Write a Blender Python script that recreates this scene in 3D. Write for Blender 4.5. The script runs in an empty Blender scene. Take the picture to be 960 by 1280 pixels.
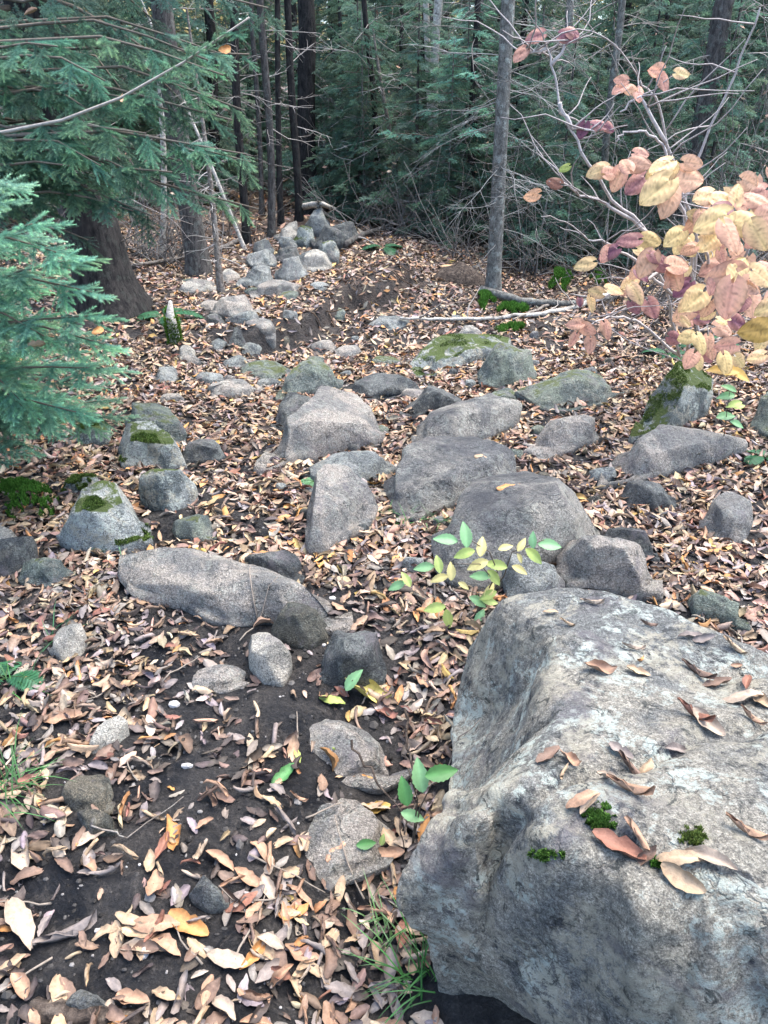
import bpy, bmesh, math, random
import numpy as np
from mathutils import Vector, Matrix, noise
from mathutils.bvhtree import BVHTree
random.seed(7); RNG = np.random.default_rng(11)
R = math.radians
scene = bpy.context.scene
COL = scene.collection
# ------------------------------------------------------------------ camera model (photo 960x1280)
F = 925.0; PITCH = R(28); CAMZ = 1.5
CAM = Vector((0, 0, CAMZ))
def ray(px, py):
    x = (px-480)/F; u = (640-py)/F
    return Vector((x, math.cos(PITCH)+u*math.sin(PITCH), -math.sin(PITCH)+u*math.cos(PITCH)))
def at_z(px, py, z):
    d = ray(px, py); return CAM + d*((z-CAMZ)/d.z)
def at_y(px, py, y):                 # point of the viewing ray at ground distance y
    d = ray(px, py); return CAM + d*(y/d.y)
def sm(a, b, x):
    t = min(1, max(0, (x-a)/(b-a))); return t*t*(3-2*t)
# ------------------------------------------------------------------ terrain height
MB_ = at_z(500, 345, .2)
EA = at_z(335, 440, 0); EB = at_z(515, 358, .12)
ED = (EB-EA).to_2d(); EL = ED.length; EDN = ED/EL; EN = Vector((-EDN.y, EDN.x))
def ground(x, y, fine=True):
    h = 0.0
    # path step-up along an eroded edge
    p = Vector((x-EA.x, y-EA.y)); s = p.dot(EDN)/EL; n = p.dot(EN)
    side = sm(-.45, .02, s)*sm(1.7, .95, s)
    w = .07*side + 1.6*(1-side)
    st = sm(-w*.3, w, n + .24*noise.noise(Vector((x*1.9, y*1.9, 4)))+.07*noise.noise(Vector((x*8, y*8, 4))))
    h += .13*st + .04*side*st*sm(1.0, .0, n) + .17*math.exp(-((x-MB_.x)/.75)**2-((y-MB_.y)/.55)**2)
    h += .03*max(0, y-8)*(1 if y < 30 else 1)
    if y > 22: h += .018*(min(y, 70)-22)**1.35
    h += .22*sm(1.3, 4.0, abs(x+.15))*sm(.5, 3, y)*(1.0 if x < 0 else .7)
    h += .05*noise.noise(Vector((x*.6, y*.6, 0)))*(1+sm(8, 20, y)*3)
    if y > 8 and y < 15: h += .2*math.exp(-((x+1.05)/.7)**2-((y-9.9)/.9)**2)
    h -= .10*sm(.35, .0, abs(x-.02-.1*(y-1.2)))*sm(2.2, 1.3, y)   # run-off channel along the boulder
    if fine and y < 14 and abs(x) < 7:
        h += .022*noise.fractal(Vector((x*5, y*5, 2)), .8, 2, 4) + .006*noise.noise(Vector((x*37, y*37, 5)))
    return h
def hit_ground(px, py):
    d = ray(px, py); t = .4; prev = t
    while t < 90:
        p = CAM+d*t
        if p.z < ground(p.x, p.y, False):
            a, b = prev, t
            for _ in range(12):
                m = (a+b)/2; q = CAM+d*m
                if q.z < ground(q.x, q.y, False): b = m
                else: a = m
            return CAM+d*b
        prev = t; t *= 1.03
    return CAM+d*t
# ------------------------------------------------------------------ object helpers
def link(o, parent=None):
    COL.objects.link(o)
    if parent is not None: o.parent = parent
    return o
def tag(o, label=None, cat=None, group=None, kind=None):
    if label: o['label'] = label
    if cat: o['category'] = cat
    if group: o['group'] = group
    if kind: o['kind'] = kind
    return o
def empty(name, loc=(0, 0, 0), label=None, cat=None, group=None, rz=0):
    o = bpy.data.objects.new(name, None); o.empty_display_size = .1
    o.location = loc; o.rotation_euler = (0, 0, rz)
    return tag(link(o), label, cat, group)
class MB:
    """collects vertices and faces (numpy), then becomes ONE mesh object"""
    def __init__(s): s.v = []; s.c = []; s.t = []; s.q = []; s.n = 0
    def add(s, v, tris=None, quads=None, col=(1, 1, 1)):
        v = np.asarray(v, dtype=np.float32).reshape(-1, 3)
        c = np.asarray(col, dtype=np.float32)
        if c.ndim == 1: c = c[None]
        if len(c) != len(v): c = np.tile(c[:1], (len(v), 1))
        s.v.append(v); s.c.append(c)
        if tris is not None and len(tris): s.t.append(np.asarray(tris, dtype=np.int64).reshape(-1, 3)+s.n)
        if quads is not None and len(quads): s.q.append(np.asarray(quads, dtype=np.int64).reshape(-1, 4)+s.n)
        s.n += len(v)
    def mesh(s, name, mat=None, smooth=True, shift=None):
        v = np.concatenate(s.v); c = np.concatenate(s.c)
        if shift is not None: v = v-np.asarray(shift, dtype=np.float32)
        t = np.concatenate(s.t) if s.t else np.zeros((0, 3), int)
        q = np.concatenate(s.q) if s.q else np.zeros((0, 4), int)
        me = bpy.data.meshes.new(name)
        me.vertices.add(len(v)); me.vertices.foreach_set('co', v.ravel())
        me.loops.add(t.size+q.size); me.loops.foreach_set('vertex_index', np.concatenate([t.ravel(), q.ravel()]).astype(np.int32))
        me.polygons.add(len(t)+len(q))
        ls = np.concatenate([np.arange(len(t))*3, t.size+np.arange(len(q))*4]).astype(np.int32)
        me.polygons.foreach_set('loop_start', ls)
        me.polygons.foreach_set('use_smooth', np.full(len(ls), smooth))
        a = me.attributes.new('Col', 'FLOAT_COLOR', 'POINT')
        a.data.foreach_set('color', np.concatenate([c, np.ones((len(c), 1), np.float32)], 1).ravel())
        me.update(calc_edges=True)
        if mat: me.materials.append(mat)
        return me
    def build(s, name, mat, parent=None, loc=None, smooth=True):
        me = s.mesh(name, mat, smooth, loc)
        o = bpy.data.objects.new(name, me)
        if loc is not None: o.location = loc
        return link(o, parent)
def tube(mb, pts, rad, sides=5, col=(1, 1, 1), cap=True):
    P = np.asarray([tuple(p) for p in pts], dtype=float); n = len(P)
    r = np.broadcast_to(np.asarray(rad, dtype=float), (n,))
    T = np.gradient(P, axis=0); T /= np.linalg.norm(T, axis=1, keepdims=True)+1e-9
    ref = np.array([0, 0, 1.]) if abs(T[:, 2]).mean() < .8 else np.array([1., 0, 0])
    A = np.cross(T, ref); A /= np.linalg.norm(A, axis=1, keepdims=True)+1e-9
    B = np.cross(T, A)
    a = np.linspace(0, 2*np.pi, sides, endpoint=False)
    V = P[:, None]+r[:, None, None]*(np.cos(a)[None, :, None]*A[:, None]+np.sin(a)[None, :, None]*B[:, None])
    i = np.arange(n-1)[:, None]*sides; j = np.arange(sides)[None]; k = (j+1) % sides
    q = np.stack([i+j, i+k, i+sides+k, i+sides+j], -1).reshape(-1, 4)
    V = V.reshape(-1, 3); t = None
    if cap:
        V = np.concatenate([V, P[-1:]+T[-1:]*r[-1]*.6, P[:1]]); e = n*sides; b = (n-1)*sides
        t = [(b+x, b+(x+1) % sides, e) for x in range(sides)]+[((x+1) % sides, x, e+1) for x in range(sides)]
    mb.add(V, tris=t, quads=q, col=col)
def jit(col, a, b):
    k = random.uniform(a, b); return tuple(x*k for x in col)
def wander(p0, d, L, n, jit, droop=0, rng=random):
    """a crooked line starting at p0 going along d"""
    p = Vector(p0); d = Vector(d).normalized(); out = [p.copy()]
    for i in range(n):
        d = (d+Vector((rng.gauss(0, jit), rng.gauss(0, jit), rng.gauss(0, jit)-droop))).normalized()
        p = p+d*(L/n); out.append(p.copy())
    return out
# ------------------------------------------------------------------ materials
def new_mat(name):
    m = bpy.data.materials.new(name); m.use_nodes = True
    nt = m.node_tree; nt.nodes.clear()
    out = nt.nodes.new('ShaderNodeOutputMaterial'); b = nt.nodes.new('ShaderNodeBsdfPrincipled')
    nt.links.new(b.outputs[0], out.inputs[0])
    return m, nt, b, out
def N(nt, t, **kw):
    n = nt.nodes.new(t)
    for k, v in kw.items():
        if k in ('scale', 'detail', 'rough', 'dist'):
            n.inputs[{'scale': 'Scale', 'detail': 'Detail', 'rough': 'Roughness', 'dist': 'Distortion'}[k]].default_value = v
        else: setattr(n, k, v)
    return n
def ramp(nt, src, stops, interp='LINEAR'):
    r = nt.nodes.new('ShaderNodeValToRGB'); r.color_ramp.interpolation = interp
    e = r.color_ramp.elements
    while len(e) < len(stops): e.new(.5)
    for i, (p, c) in enumerate(stops):
        e[i].position = p; e[i].color = (c, c, c, 1) if isinstance(c, (int, float)) else (*c, 1)
    nt.links.new(src, r.inputs[0]); return r
def mix(nt, fac, a, b, mode='MIX'):
    m = nt.nodes.new('ShaderNodeMix'); m.data_type = 'RGBA'; m.blend_type = mode
    for k, s in ((0, fac), (6, a), (7, b)):
        if hasattr(s, 'is_linked') or hasattr(s, 'links'): nt.links.new(s, m.inputs[k])
        elif isinstance(s, (int, float)): m.inputs[k].default_value = s
        else: m.inputs[k].default_value = (*s, 1)
    return m.outputs[2]
def math_(nt, op, a, b=0.0, clamp=False):
    m = nt.nodes.new('ShaderNodeMath'); m.operation = op; m.use_clamp = clamp
    for k, s in ((0, a), (1, b)):
        if hasattr(s, 'links'): nt.links.new(s, m.inputs[k])
        else: m.inputs[k].default_value = s
    return m.outputs[0]
def noise_tex(nt, vec, scale, detail=6, rough=.6, dist=0):
    n = N(nt, 'ShaderNodeTexNoise', scale=scale, detail=detail, rough=rough, dist=dist)
    nt.links.new(vec, n.inputs['Vector']); return n.outputs['Fac']
def bump(nt, b, h, strength, dist):
    n = nt.nodes.new('ShaderNodeBump'); n.inputs['Strength'].default_value = strength; n.inputs['Distance'].default_value = dist
    nt.links.new(h, n.inputs['Height']); nt.links.new(n.outputs[0], b.inputs['Normal']); return n
def rock_mat(name, c1, c2, worn=0, dark=(.05, .055, .06), lichen=.5, moss=0.0, freq=1.0, mosscol=(.045, .075, .02), damp=.45):
    m, nt, b, out = new_mat(name)
    tc = nt.nodes.new('ShaderNodeNewGeometry'); P = tc.outputs['Position']
    n1 = noise_tex(nt, P, 2.6*freq, 8, .62, .4); n2 = noise_tex(nt, P, 14*freq, 8, .7, .3); n3 = noise_tex(nt, P, 95*freq, 4, .75)
    n4 = noise_tex(nt, P, 320, 3, .7)
    k_ = 1.3; c1 = (c1[0]*k_*.98, c1[1]*k_, c1[2]*k_*.98); c2 = (c2[0]*k_*.97, c2[1]*k_, c2[2]*k_)
    base = mix(nt, ramp(nt, n1, [(.46, 0), (.54, 1)]).outputs[0], c1, tuple(x*.72 for x in c2))
    base = mix(nt, ramp(nt, n2, [(.36, damp*1.4), (.45, 0)]).outputs[0], base, dark)
    # mineral grain
    base = mix(nt, .85, base, ramp(nt, n3, [(.32, .38), (.5, 1.0), (.68, 1.75)]).outputs[0], 'MULTIPLY')
    base = mix(nt, .85, base, ramp(nt, n4, [(.34, .45), (.5, 1.0), (.66, 1.8)]).outputs[0], 'MULTIPLY')
    # lichen: pale blue-green and yellowish crusts
    n5 = noise_tex(nt, P, 7.5*freq, 10, .72, .6); n6 = noise_tex(nt, P, 45*freq, 5, .8)
    lm = math_(nt, 'MULTIPLY', ramp(nt, n5, [(.51, 0), (.55, 1)]).outputs[0], ramp(nt, n6, [(.45, 0), (.52, 1)]).outputs[0])
    base = mix(nt, math_(nt, 'MULTIPLY', lm, lichen), base, (.50, .55, .49))
    n7 = noise_tex(nt, P, 5*freq, 8, .7, .9)
    lm2 = math_(nt, 'MULTIPLY', ramp(nt, n7, [(.52, 0), (.57, 1)]).outputs[0], ramp(nt, n6, [(.42, 0), (.53, 1)]).outputs[0])
    base = mix(nt, math_(nt, 'MULTIPLY', lm2, lichen*.8), base, (.44, .41, .32))
    n9 = noise_tex(nt, P, 4*freq, 7, .7, .5)
    base = mix(nt, ramp(nt, n9, [(.56, 0), (.64, .6)]).outputs[0], base, (.17, .155, .165))
    # dark pits and algae streaks
    n8 = noise_tex(nt, P, 22*freq, 10, .78, 1.2)
    base = mix(nt, math_(nt, 'MULTIPLY', ramp(nt, n8, [(.57, 0), (.61, 1)]).outputs[0], .8), base, (.035, .042, .04))
    b_ = nt.nodes.new('ShaderNodeVectorMath'); b_.operation = 'ADD'; nc = N(nt, 'ShaderNodeTexNoise', scale=6, detail=5, rough=.6); nt.links.new(P, nc.inputs['Vector'])
    sc_ = nt.nodes.new('ShaderNodeVectorMath'); sc_.operation = 'SCALE'; sc_.inputs['Scale'].default_value = .35; nt.links.new(nc.outputs['Color'], sc_.inputs[0]); nt.links.new(P, b_.inputs[0]); nt.links.new(sc_.outputs[0], b_.inputs[1])
    vc = N(nt, 'ShaderNodeTexVoronoi', scale=3.2, feature='DISTANCE_TO_EDGE'); nt.links.new(b_.outputs[0], vc.inputs['Vector'])
    ck = math_(nt, 'MULTIPLY', ramp(nt, vc.outputs['Distance'], [(.0, 1), (.016, 0)]).outputs[0], ramp(nt, n5, [(.44, 0), (.52, 1)]).outputs[0])
    base = mix(nt, math_(nt, 'MULTIPLY', ck, .4), base, (.03, .032, .03))
    if worn:
        s2 = nt.nodes.new('ShaderNodeSeparateXYZ'); nt.links.new(tc.outputs['Normal'], s2.inputs[0]); nw = noise_tex(nt, P, 4.5, 7, .65, .5)
        wm = math_(nt, 'MULTIPLY', ramp(nt, nw, [(.36, 0), (.62, 1)]).outputs[0], ramp(nt, s2.outputs[2], [(.45, 0), (.97, worn)]).outputs[0])
        base = mix(nt, wm, base, (.06, .063, .07))
    if moss > 0:
        sx = nt.nodes.new('ShaderNodeSeparateXYZ'); nt.links.new(tc.outputs['Normal'], sx.inputs[0])
        mm = math_(nt, 'ADD', math_(nt, 'MULTIPLY', sx.outputs[2], .45), n5)
        mm = ramp(nt, mm, [(1.02-moss*.35, 0), (1.10-moss*.35, 1)]).outputs[0]
        mc = mix(nt, n3, mosscol, (mosscol[0]*2.4, mosscol[1]*1.9, mosscol[2]*1.9))
        base = mix(nt, mm, base, mc)
    nt.links.new(base, b.inputs['Base Color'])
    b.inputs['Roughness'].default_value = .82; b.inputs['Specular IOR Level'].default_value = .3
    h = math_(nt, 'ADD', math_(nt, 'MULTIPLY', n2, 1.0), math_(nt, 'MULTIPLY', n3, .35))
    h = math_(nt, 'ADD', h, math_(nt, 'MULTIPLY', n8, .9)); h = math_(nt, 'ADD', h, math_(nt, 'MULTIPLY', n4, .18)); h = math_(nt, 'SUBTRACT', h, math_(nt, 'MULTIPLY', ck, .35))
    bump(nt, b, h, 1.0, .03)
    return m
def attr_mat(name, rough=.7, spec=.25, trans=0, veins=0, vary=.35, vscale=40):
    m, nt, b, out = new_mat(name)
    a = nt.nodes.new('ShaderNodeAttribute'); a.attribute_name = 'Col'
    g = nt.nodes.new('ShaderNodeNewGeometry')
    n = noise_tex(nt, g.outputs['Position'], vscale, 5, .7)
    c = mix(nt, vary, a.outputs['Color'], ramp(nt, n, [(.3, .45), (.5, 1), (.7, 1.5)]).outputs[0], 'MULTIPLY')
    nt.links.new(c, b.inputs['Base Color'])
    b.inputs['Roughness'].default_value = rough; b.inputs['Specular IOR Level'].default_value = spec
    if veins: bump(nt, b, n, .5, .004)
    if trans:
        t = nt.nodes.new('ShaderNodeBsdfTranslucent'); nt.links.new(c, t.inputs[0])
        ms = nt.nodes.new('ShaderNodeMixShader'); ms.inputs[0].default_value = trans
        nt.links.new(b.outputs[0], ms.inputs[1]); nt.links.new(t.outputs[0], ms.inputs[2]); nt.links.new(ms.outputs[0], out.inputs[0])
    return m
def bark_mat(name, c1, c2, c3, scale=30, stretch=.25, lichen=.4):
    m, nt, b, out = new_mat(name)
    g = nt.nodes.new('ShaderNodeNewGeometry')
    mp = nt.nodes.new('ShaderNodeMapping'); mp.inputs['Scale'].default_value = (1, 1, stretch); nt.links.new(g.outputs['Position'], mp.inputs[0])
    n1 = noise_tex(nt, mp.outputs[0], scale, 8, .7, .5); n2 = noise_tex(nt, g.outputs['Position'], scale*.5, 6, .7); n3 = noise_tex(nt, g.outputs['Position'], scale*4, 4, .7)
    c = mix(nt, ramp(nt, n1, [(.38, 0), (.6, 1)]).outputs[0], c1, c2)
    c = mix(nt, math_(nt, 'MULTIPLY', ramp(nt, n2, [(.54, 0), (.62, 1)]).outputs[0], lichen), c, c3)
    c = mix(nt, .6, c, ramp(nt, n3, [(.3, .5), (.5, 1), (.7, 1.5)]).outputs[0], 'MULTIPLY')
    nt.links.new(c, b.inputs['Base Color']); b.inputs['Roughness'].default_value = .9
    b.inputs['Specular IOR Level'].default_value = .15
    bump(nt, b, n1, .9, .012)
    return m
M = {}
M['leaf'] = attr_mat('dry_leaf', .62, .3, 0, 1, .5, 90)
M['live_leaf'] = attr_mat('live_leaf', .5, .35, .4, 0, .25, 60)
M['needle'] = attr_mat('needles', .55, .25, .5, 0, .3, 8)
M['moss'] = attr_mat('moss', .9, .05, .1, 0, .5, 60)
M['grass'] = attr_mat('grass', .45, .3, .2, 0, .2, 30)
M['twig'] = attr_mat('twigs', .85, .1, 0, 0, .6, 70)
M['bark_dark'] = bark_mat('bark_dark', (.008, .008, .009), (.036, .033, .031), (.06, .07, .06), 30, .25, .3)
M['bark_grey'] = bark_mat('bark_grey', (.07, .068, .062), (.19, .185, .165), (.34, .37, .33), 34, .6, .55)
M['bark_brown'] = bark_mat('bark_brown', (.03, .028, .027), (.10, .092, .085), (.16, .18, .16), 34, .35, .4)
M['birch'] = bark_mat('birch_bark', (.30, .28, .25), (.58, .55, .48), (.08, .07, .065), 22, 2.6, .8)
M['deadwood'] = bark_mat('dead_wood', (.09, .075, .062), (.26, .23, .2), (.35, .36, .33), 40, 1, .4)
M['wood_dark'] = bark_mat('rotten_wood', (.02, .016, .014), (.08, .062, .05), (.18, .15, .12), 40, 1, .3)
M['rock_big'] = rock_mat('rock_boulder', (.235, .215, .182), (.185, .185, .175), lichen=.95, damp=.75)
M['rock_worn'] = rock_mat('rock_worn', (.22, .205, .185), (.17, .165, .16), worn=.95, lichen=.3, freq=1.3)
M['rock_tan'] = rock_mat('rock_tan', (.26, .23, .205), (.21, .20, .19), lichen=.25, freq=1.6, damp=.25)
M['rock_grey'] = rock_mat('rock_grey', (.20, .205, .20), (.155, .165, .165), lichen=.35, freq=1.5, damp=.4)
M['rock_green'] = rock_mat('rock_green', (.13, .15, .125), (.10, .12, .115), lichen=.3, moss=.30, freq=1.7, mosscol=(.06, .085, .035))
M['rock_mossy'] = rock_mat('rock_mossy', (.24, .26, .25), (.14, .16, .155), lichen=.9, moss=.85, freq=1.7)
M['rock_half'] = rock_mat('rock_half_mossy', (.27, .28, .27), (.15, .17, .17), lichen=.9, moss=.55, freq=1.5)
M['rock_dark'] = rock_mat('rock_dark', (.085, .088, .088), (.055, .06, .064), lichen=.2, freq=1.6)
M['rock_brown'] = rock_mat('rock_brown', (.12, .105, .08), (.08, .078, .065), lichen=.15, freq=2)
M['rock_pale'] = rock_mat('rock_pale', (.36, .33, .29), (.28, .265, .24), lichen=.2, freq=2, damp=.2)
def ground_mat():
    m, nt, b, out = new_mat('forest_soil')
    g = nt.nodes.new('ShaderNodeNewGeometry'); P = g.outputs['Position']
    n1 = noise_tex(nt, P, 1.3, 6, .6, .5); n2 = noise_tex(nt, P, 16, 8, .75, .6); n3 = noise_tex(nt, P, 110, 5, .8); n5 = noise_tex(nt, P, 5, 8, .7, .8)
    c = mix(nt, ramp(nt, n5, [(.4, 0), (.62, 1)]).outputs[0], (.011, .012, .015), (.05, .045, .041))
    c = mix(nt, ramp(nt, n2, [(.52, 0), (.68, .8)]).outputs[0], c, (.105, .092, .08))
    c = mix(nt, .9, c, ramp(nt, n3, [(.28, .25), (.5, .9), (.75, 2.4)]).outputs[0], 'MULTIPLY')
    # far forest floor: leaf brown and moss-green drift
    sp = nt.nodes.new('ShaderNodeSeparateXYZ'); nt.links.new(P, sp.inputs[0])
    far = nt.nodes.new('ShaderNodeMapRange'); far.inputs[1].default_value = 5; far.inputs[2].default_value = 12; nt.links.new(sp.outputs[1], far.inputs[0])
    vor = N(nt, 'ShaderNodeTexVoronoi', scale=22); nt.links.new(P, vor.inputs['Vector'])
    fl = ramp(nt, vor.outputs['Color'], [(.1, (.03, .022, .018)), (.45, (.10, .06, .04)), (.8, (.26, .165, .11)), (1, (.34, .24, .17))]).outputs[0]
    c = mix(nt, math_(nt, 'MULTIPLY', far.outputs[0], .8), c, fl)
    v2 = N(nt, 'ShaderNodeTexVoronoi', scale=75); nt.links.new(P, v2.inputs['Vector'])
    nt.links.new(c, b.inputs['Base Color'])
    r = ramp(nt, n5, [(.35, .38), (.6, .85)]).outputs[0]; nt.links.new(r, b.inputs['Roughness'])
    b.inputs['Specular IOR Level'].default_value = .35
    h = math_(nt, 'ADD', n2, math_(nt, 'MULTIPLY', n3, .5)); h = math_(nt, 'ADD', h, math_(nt, 'MULTIPLY', v2.outputs[0], .25))
    bump(nt, b, h, 1.0, .045)
    return m
M['ground'] = ground_mat()
# ------------------------------------------------------------------ terrain sheet
def axis(lo, hi, f0, f1, step, g=1.16):
    a = list(np.arange(f0, f1+1e-6, step)); s = step; x = f1
    while x < hi: s *= g; x += s; a.append(x)
    s = step; x = f0; pre = []
    while x > lo: s *= g; x -= s; pre.append(x)
    return np.array(pre[::-1]+a)
xs = axis(-260, 260, -2.6, 2.8, .035); ys = axis(-60, 400, .3, 7.6, .035, 1.09)
XX, YY = np.meshgrid(xs, ys)
ZZ = np.array([ground(x, y) for x, y in zip(XX.ravel(), YY.ravel())])
tv = np.stack([XX.ravel(), YY.ravel(), ZZ], 1); nx, ny = len(xs), len(ys)
ii, jj = np.meshgrid(np.arange(nx-1), np.arange(ny-1)); k = (jj*nx+ii).ravel()
tq = np.stack([k, k+1, k+nx+1, k+nx], 1)
g = MB(); g.add(tv, quads=tq); gr = g.build('ground', M['ground']); tag(gr, kind='structure')
# ------------------------------------------------------------------ rocks
SOLV = [tuple(v) for v in tv]; SOLF = [tuple(f) for f in tq]; SOLID = [0]*len(SOLF)   # for dropping leaves
ROCKS = []
def add_solid(v, faces, rid):
    n = len(SOLV); SOLV.extend(tuple(float(a) for a in p) for p in v)
    for f in faces: SOLF.append(tuple(int(a)+n for a in f)); SOLID.append(rid)
def poly_resample(P, n):
    P = np.asarray(P, float); Q = np.concatenate([P, P[:1]]); L = np.linalg.norm(np.diff(Q, axis=0), axis=1); c = np.concatenate([[0], np.cumsum(L)])
    t = np.linspace(0, c[-1], n, endpoint=False)
    out = np.stack([np.interp(t, c, Q[:, i]) for i in range(P.shape[1])], 1)
    for _ in range(max(1, n//40)): out = out*.5+.25*(np.roll(out, 1, 0)+np.roll(out, -1, 0))
    return out
def rock(label, mat, poly, H=None, crown=.25, p=3.4, lift=0, name='rock', group=None, under=0.0, cat='rock', facets=15, amp=1.0, clear=False):
    poly = np.array(poly, float); cx = poly[:, 0].mean(); y1 = poly[:, 1].max(); y0 = poly[:, 1].min()
    mx, my = cx, (y0+y1)/2; poly = np.stack([mx+(poly[:, 0]-mx)*1.07, my+(poly[:, 1]-my)*1.05], 1); y0 = poly[:, 1].min(); y1 = poly[:, 1].max()
    b = hit_ground(cx, y1); zb = ground(b.x, b.y, False)+lift
    slant = (b-CAM).length; th = math.asin(min(1, (CAMZ-b.z)/slant))
    w = (poly[:, 0].max()-poly[:, 0].min())/F*slant; hp = (y1-y0)/F*slant
    if H is None: H = max(.035, min((hp-.72*w*math.sin(th))/math.cos(th), hp*.75))
    Hr = H*(1-crown); sn = max(.05, math.sin(th)); dep = (hp-Hr*math.cos(th))/sn
    dep = min(max(dep, (.36 if 'long' in label or 'tilted' in label else .58)*w), 1.5*w); Hr = min(max(.012, (hp-dep*sn)/math.cos(th)), max(H, .02)); H = max(Hr*(1+crown*.6), Hr+.01)
    crown = 1-Hr/H
    wpx = max(poly[:, 0].max()-poly[:, 0].min(), y1-y0)
    n = int(min(150, max(28, wpx*.9))); pr = poly_resample(poly, n)
    zr = np.array([(.75*t+.25*sm(0, 1, t))*H*(1-crown) for t in np.clip((y1-pr[:, 1])/(y1-y0), 0, 1)])
    rim = np.array([tuple(at_z(q[0], q[1], zb+z)) for q, z in zip(pr, zr)])
    c = rim.mean(0); ztop = zb+H
    m = max(10, n//4); rings = []
    seed = random.random()*100
    tilt = np.array([random.uniform(-.12, .12), random.uniform(-.12, .12)])
    # skirt
    rings.append(np.stack([c[0]+(rim[:, 0]-c[0])*(.82-under), c[1]+(rim[:, 1]-c[1])*(.82-under), np.full(n, zb-.16)], 1))
    rings.append(np.stack([c[0]+(rim[:, 0]-c[0])*(.93-under), c[1]+(rim[:, 1]-c[1])*(.93-under), np.minimum(rim[:, 2]-.01, zb-.03+lift*.0)], 1))
    if H > .06:
        rings.append(np.stack([c[0]+(rim[:, 0]-c[0])*(.985-under*.4), c[1]+(rim[:, 1]-c[1])*(.985-under*.4), rim[:, 2]*.5+.5*(zb-.02)], 1))
    rings.append(rim)
    for k in range(1, m+1):
        s = 1-(k/m)**1.25
        if k == m: break
        xy = c[:2]+(rim[:, :2]-c[:2])*s
        top = ztop+(xy-c[:2])@tilt*.6
        z = rim[:, 2]+(top-rim[:, 2])*(1-s**p)
        rings.append(np.concatenate([xy, z[:, None]], 1))
    V = np.concatenate(rings+[np.array([[c[0], c[1], ztop]])]); size = max(w, hp)
    # flattened facets
    cc = np.array([c[0], c[1], zb+.2*H]); Q = V-cc
    top_mask = V[:, 2] > zb+.2*H
    for _ in range(facets):
        a = random.uniform(0, 6.28); nz = random.uniform(.15, 1.0) if _ % 3 else random.uniform(1.8, 5); nn = np.array([math.cos(a), math.sin(a), nz]); nn /= np.linalg.norm(nn)
        dd = Q@nn; sup = dd[top_mask].max()*random.uniform(*((.60, .86) if 'heap' in label else (.70, .90))); ex = np.where((dd > sup) & top_mask, dd-sup, 0)
        Q = Q-nn[None]*(ex*.99)[:, None]
    V = Q+cc
    for i in range(len(V)):
        v = Vector(V[i]); sc = 1/size
        a = noise.fractal((v+Vector((seed, 0, 0)))*2.6*sc, .8, 2, 4)*.024*size
        b2 = noise.noise((v+Vector((0, seed, 0)))*9*sc)*.012*size
        b3 = (abs(noise.noise((v+Vector((0, seed, 3)))*5*sc))-.25)*-.03*size
        k2 = (a+b2+b3)*amp
        dv = (v-Vector(cc)).normalized(); V[i] = v+dv*k2*(.8 if v.z > zb+.01 else .2)
    for _ in range(3):                                   # keep the measured outline after roughening
        vis = V[:, 2] > zb+.004; D = V[vis]-np.array(CAM); zc = D[:, 1]*math.cos(PITCH)-D[:, 2]*math.sin(PITCH); yc = D[:, 1]*math.sin(PITCH)+D[:, 2]*math.cos(PITCH)
        X = 480+F*D[:, 0]/zc; Y = 640-F*yc/zc; kx = (poly[:, 0].max()-poly[:, 0].min())/(X.max()-X.min()); ky = (y1-y0)/(max(Y.max()-Y.min(), 1))
        kx = min(1.3, max(.8, kx)); ky = min(1.3, max(.8, ky))
        V[:, 0] = c[0]+(V[:, 0]-c[0])*kx; up_ = V[:, 2] > zb; V[up_, 2] = zb+(V[up_, 2]-zb)*ky; V[:, 1] = c[1]+(V[:, 1]-c[1])*(1+(ky-1)*.5)
        V[:, 0] += ((poly[:, 0].max()+poly[:, 0].min())/2-(X.max()+X.min())/2)/F*slant*.7
    nr = len(rings); i = np.arange(nr-1)[:, None]*n; j = np.arange(n)[None]; j2 = (j+1) % n
    q = np.stack([i+j, i+j2, i+n+j2, i+n+j], -1).reshape(-1, 4)
    e = nr*n; b0 = (nr-1)*n; t = [(b0+x, b0+(x+1) % n, e) for x in range(n)]
    mb = MB(); mb.add(V, tris=t, quads=q)
    loc = (c[0], c[1], zb); o = mb.build(name, M[mat], None, loc)
    tag(o, label, cat, group); rid = len(ROCKS)+1; ROCKS.append((o, clear)); add_solid(V, list(q)+t, rid)
    return o, V, np.array(q)
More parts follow.
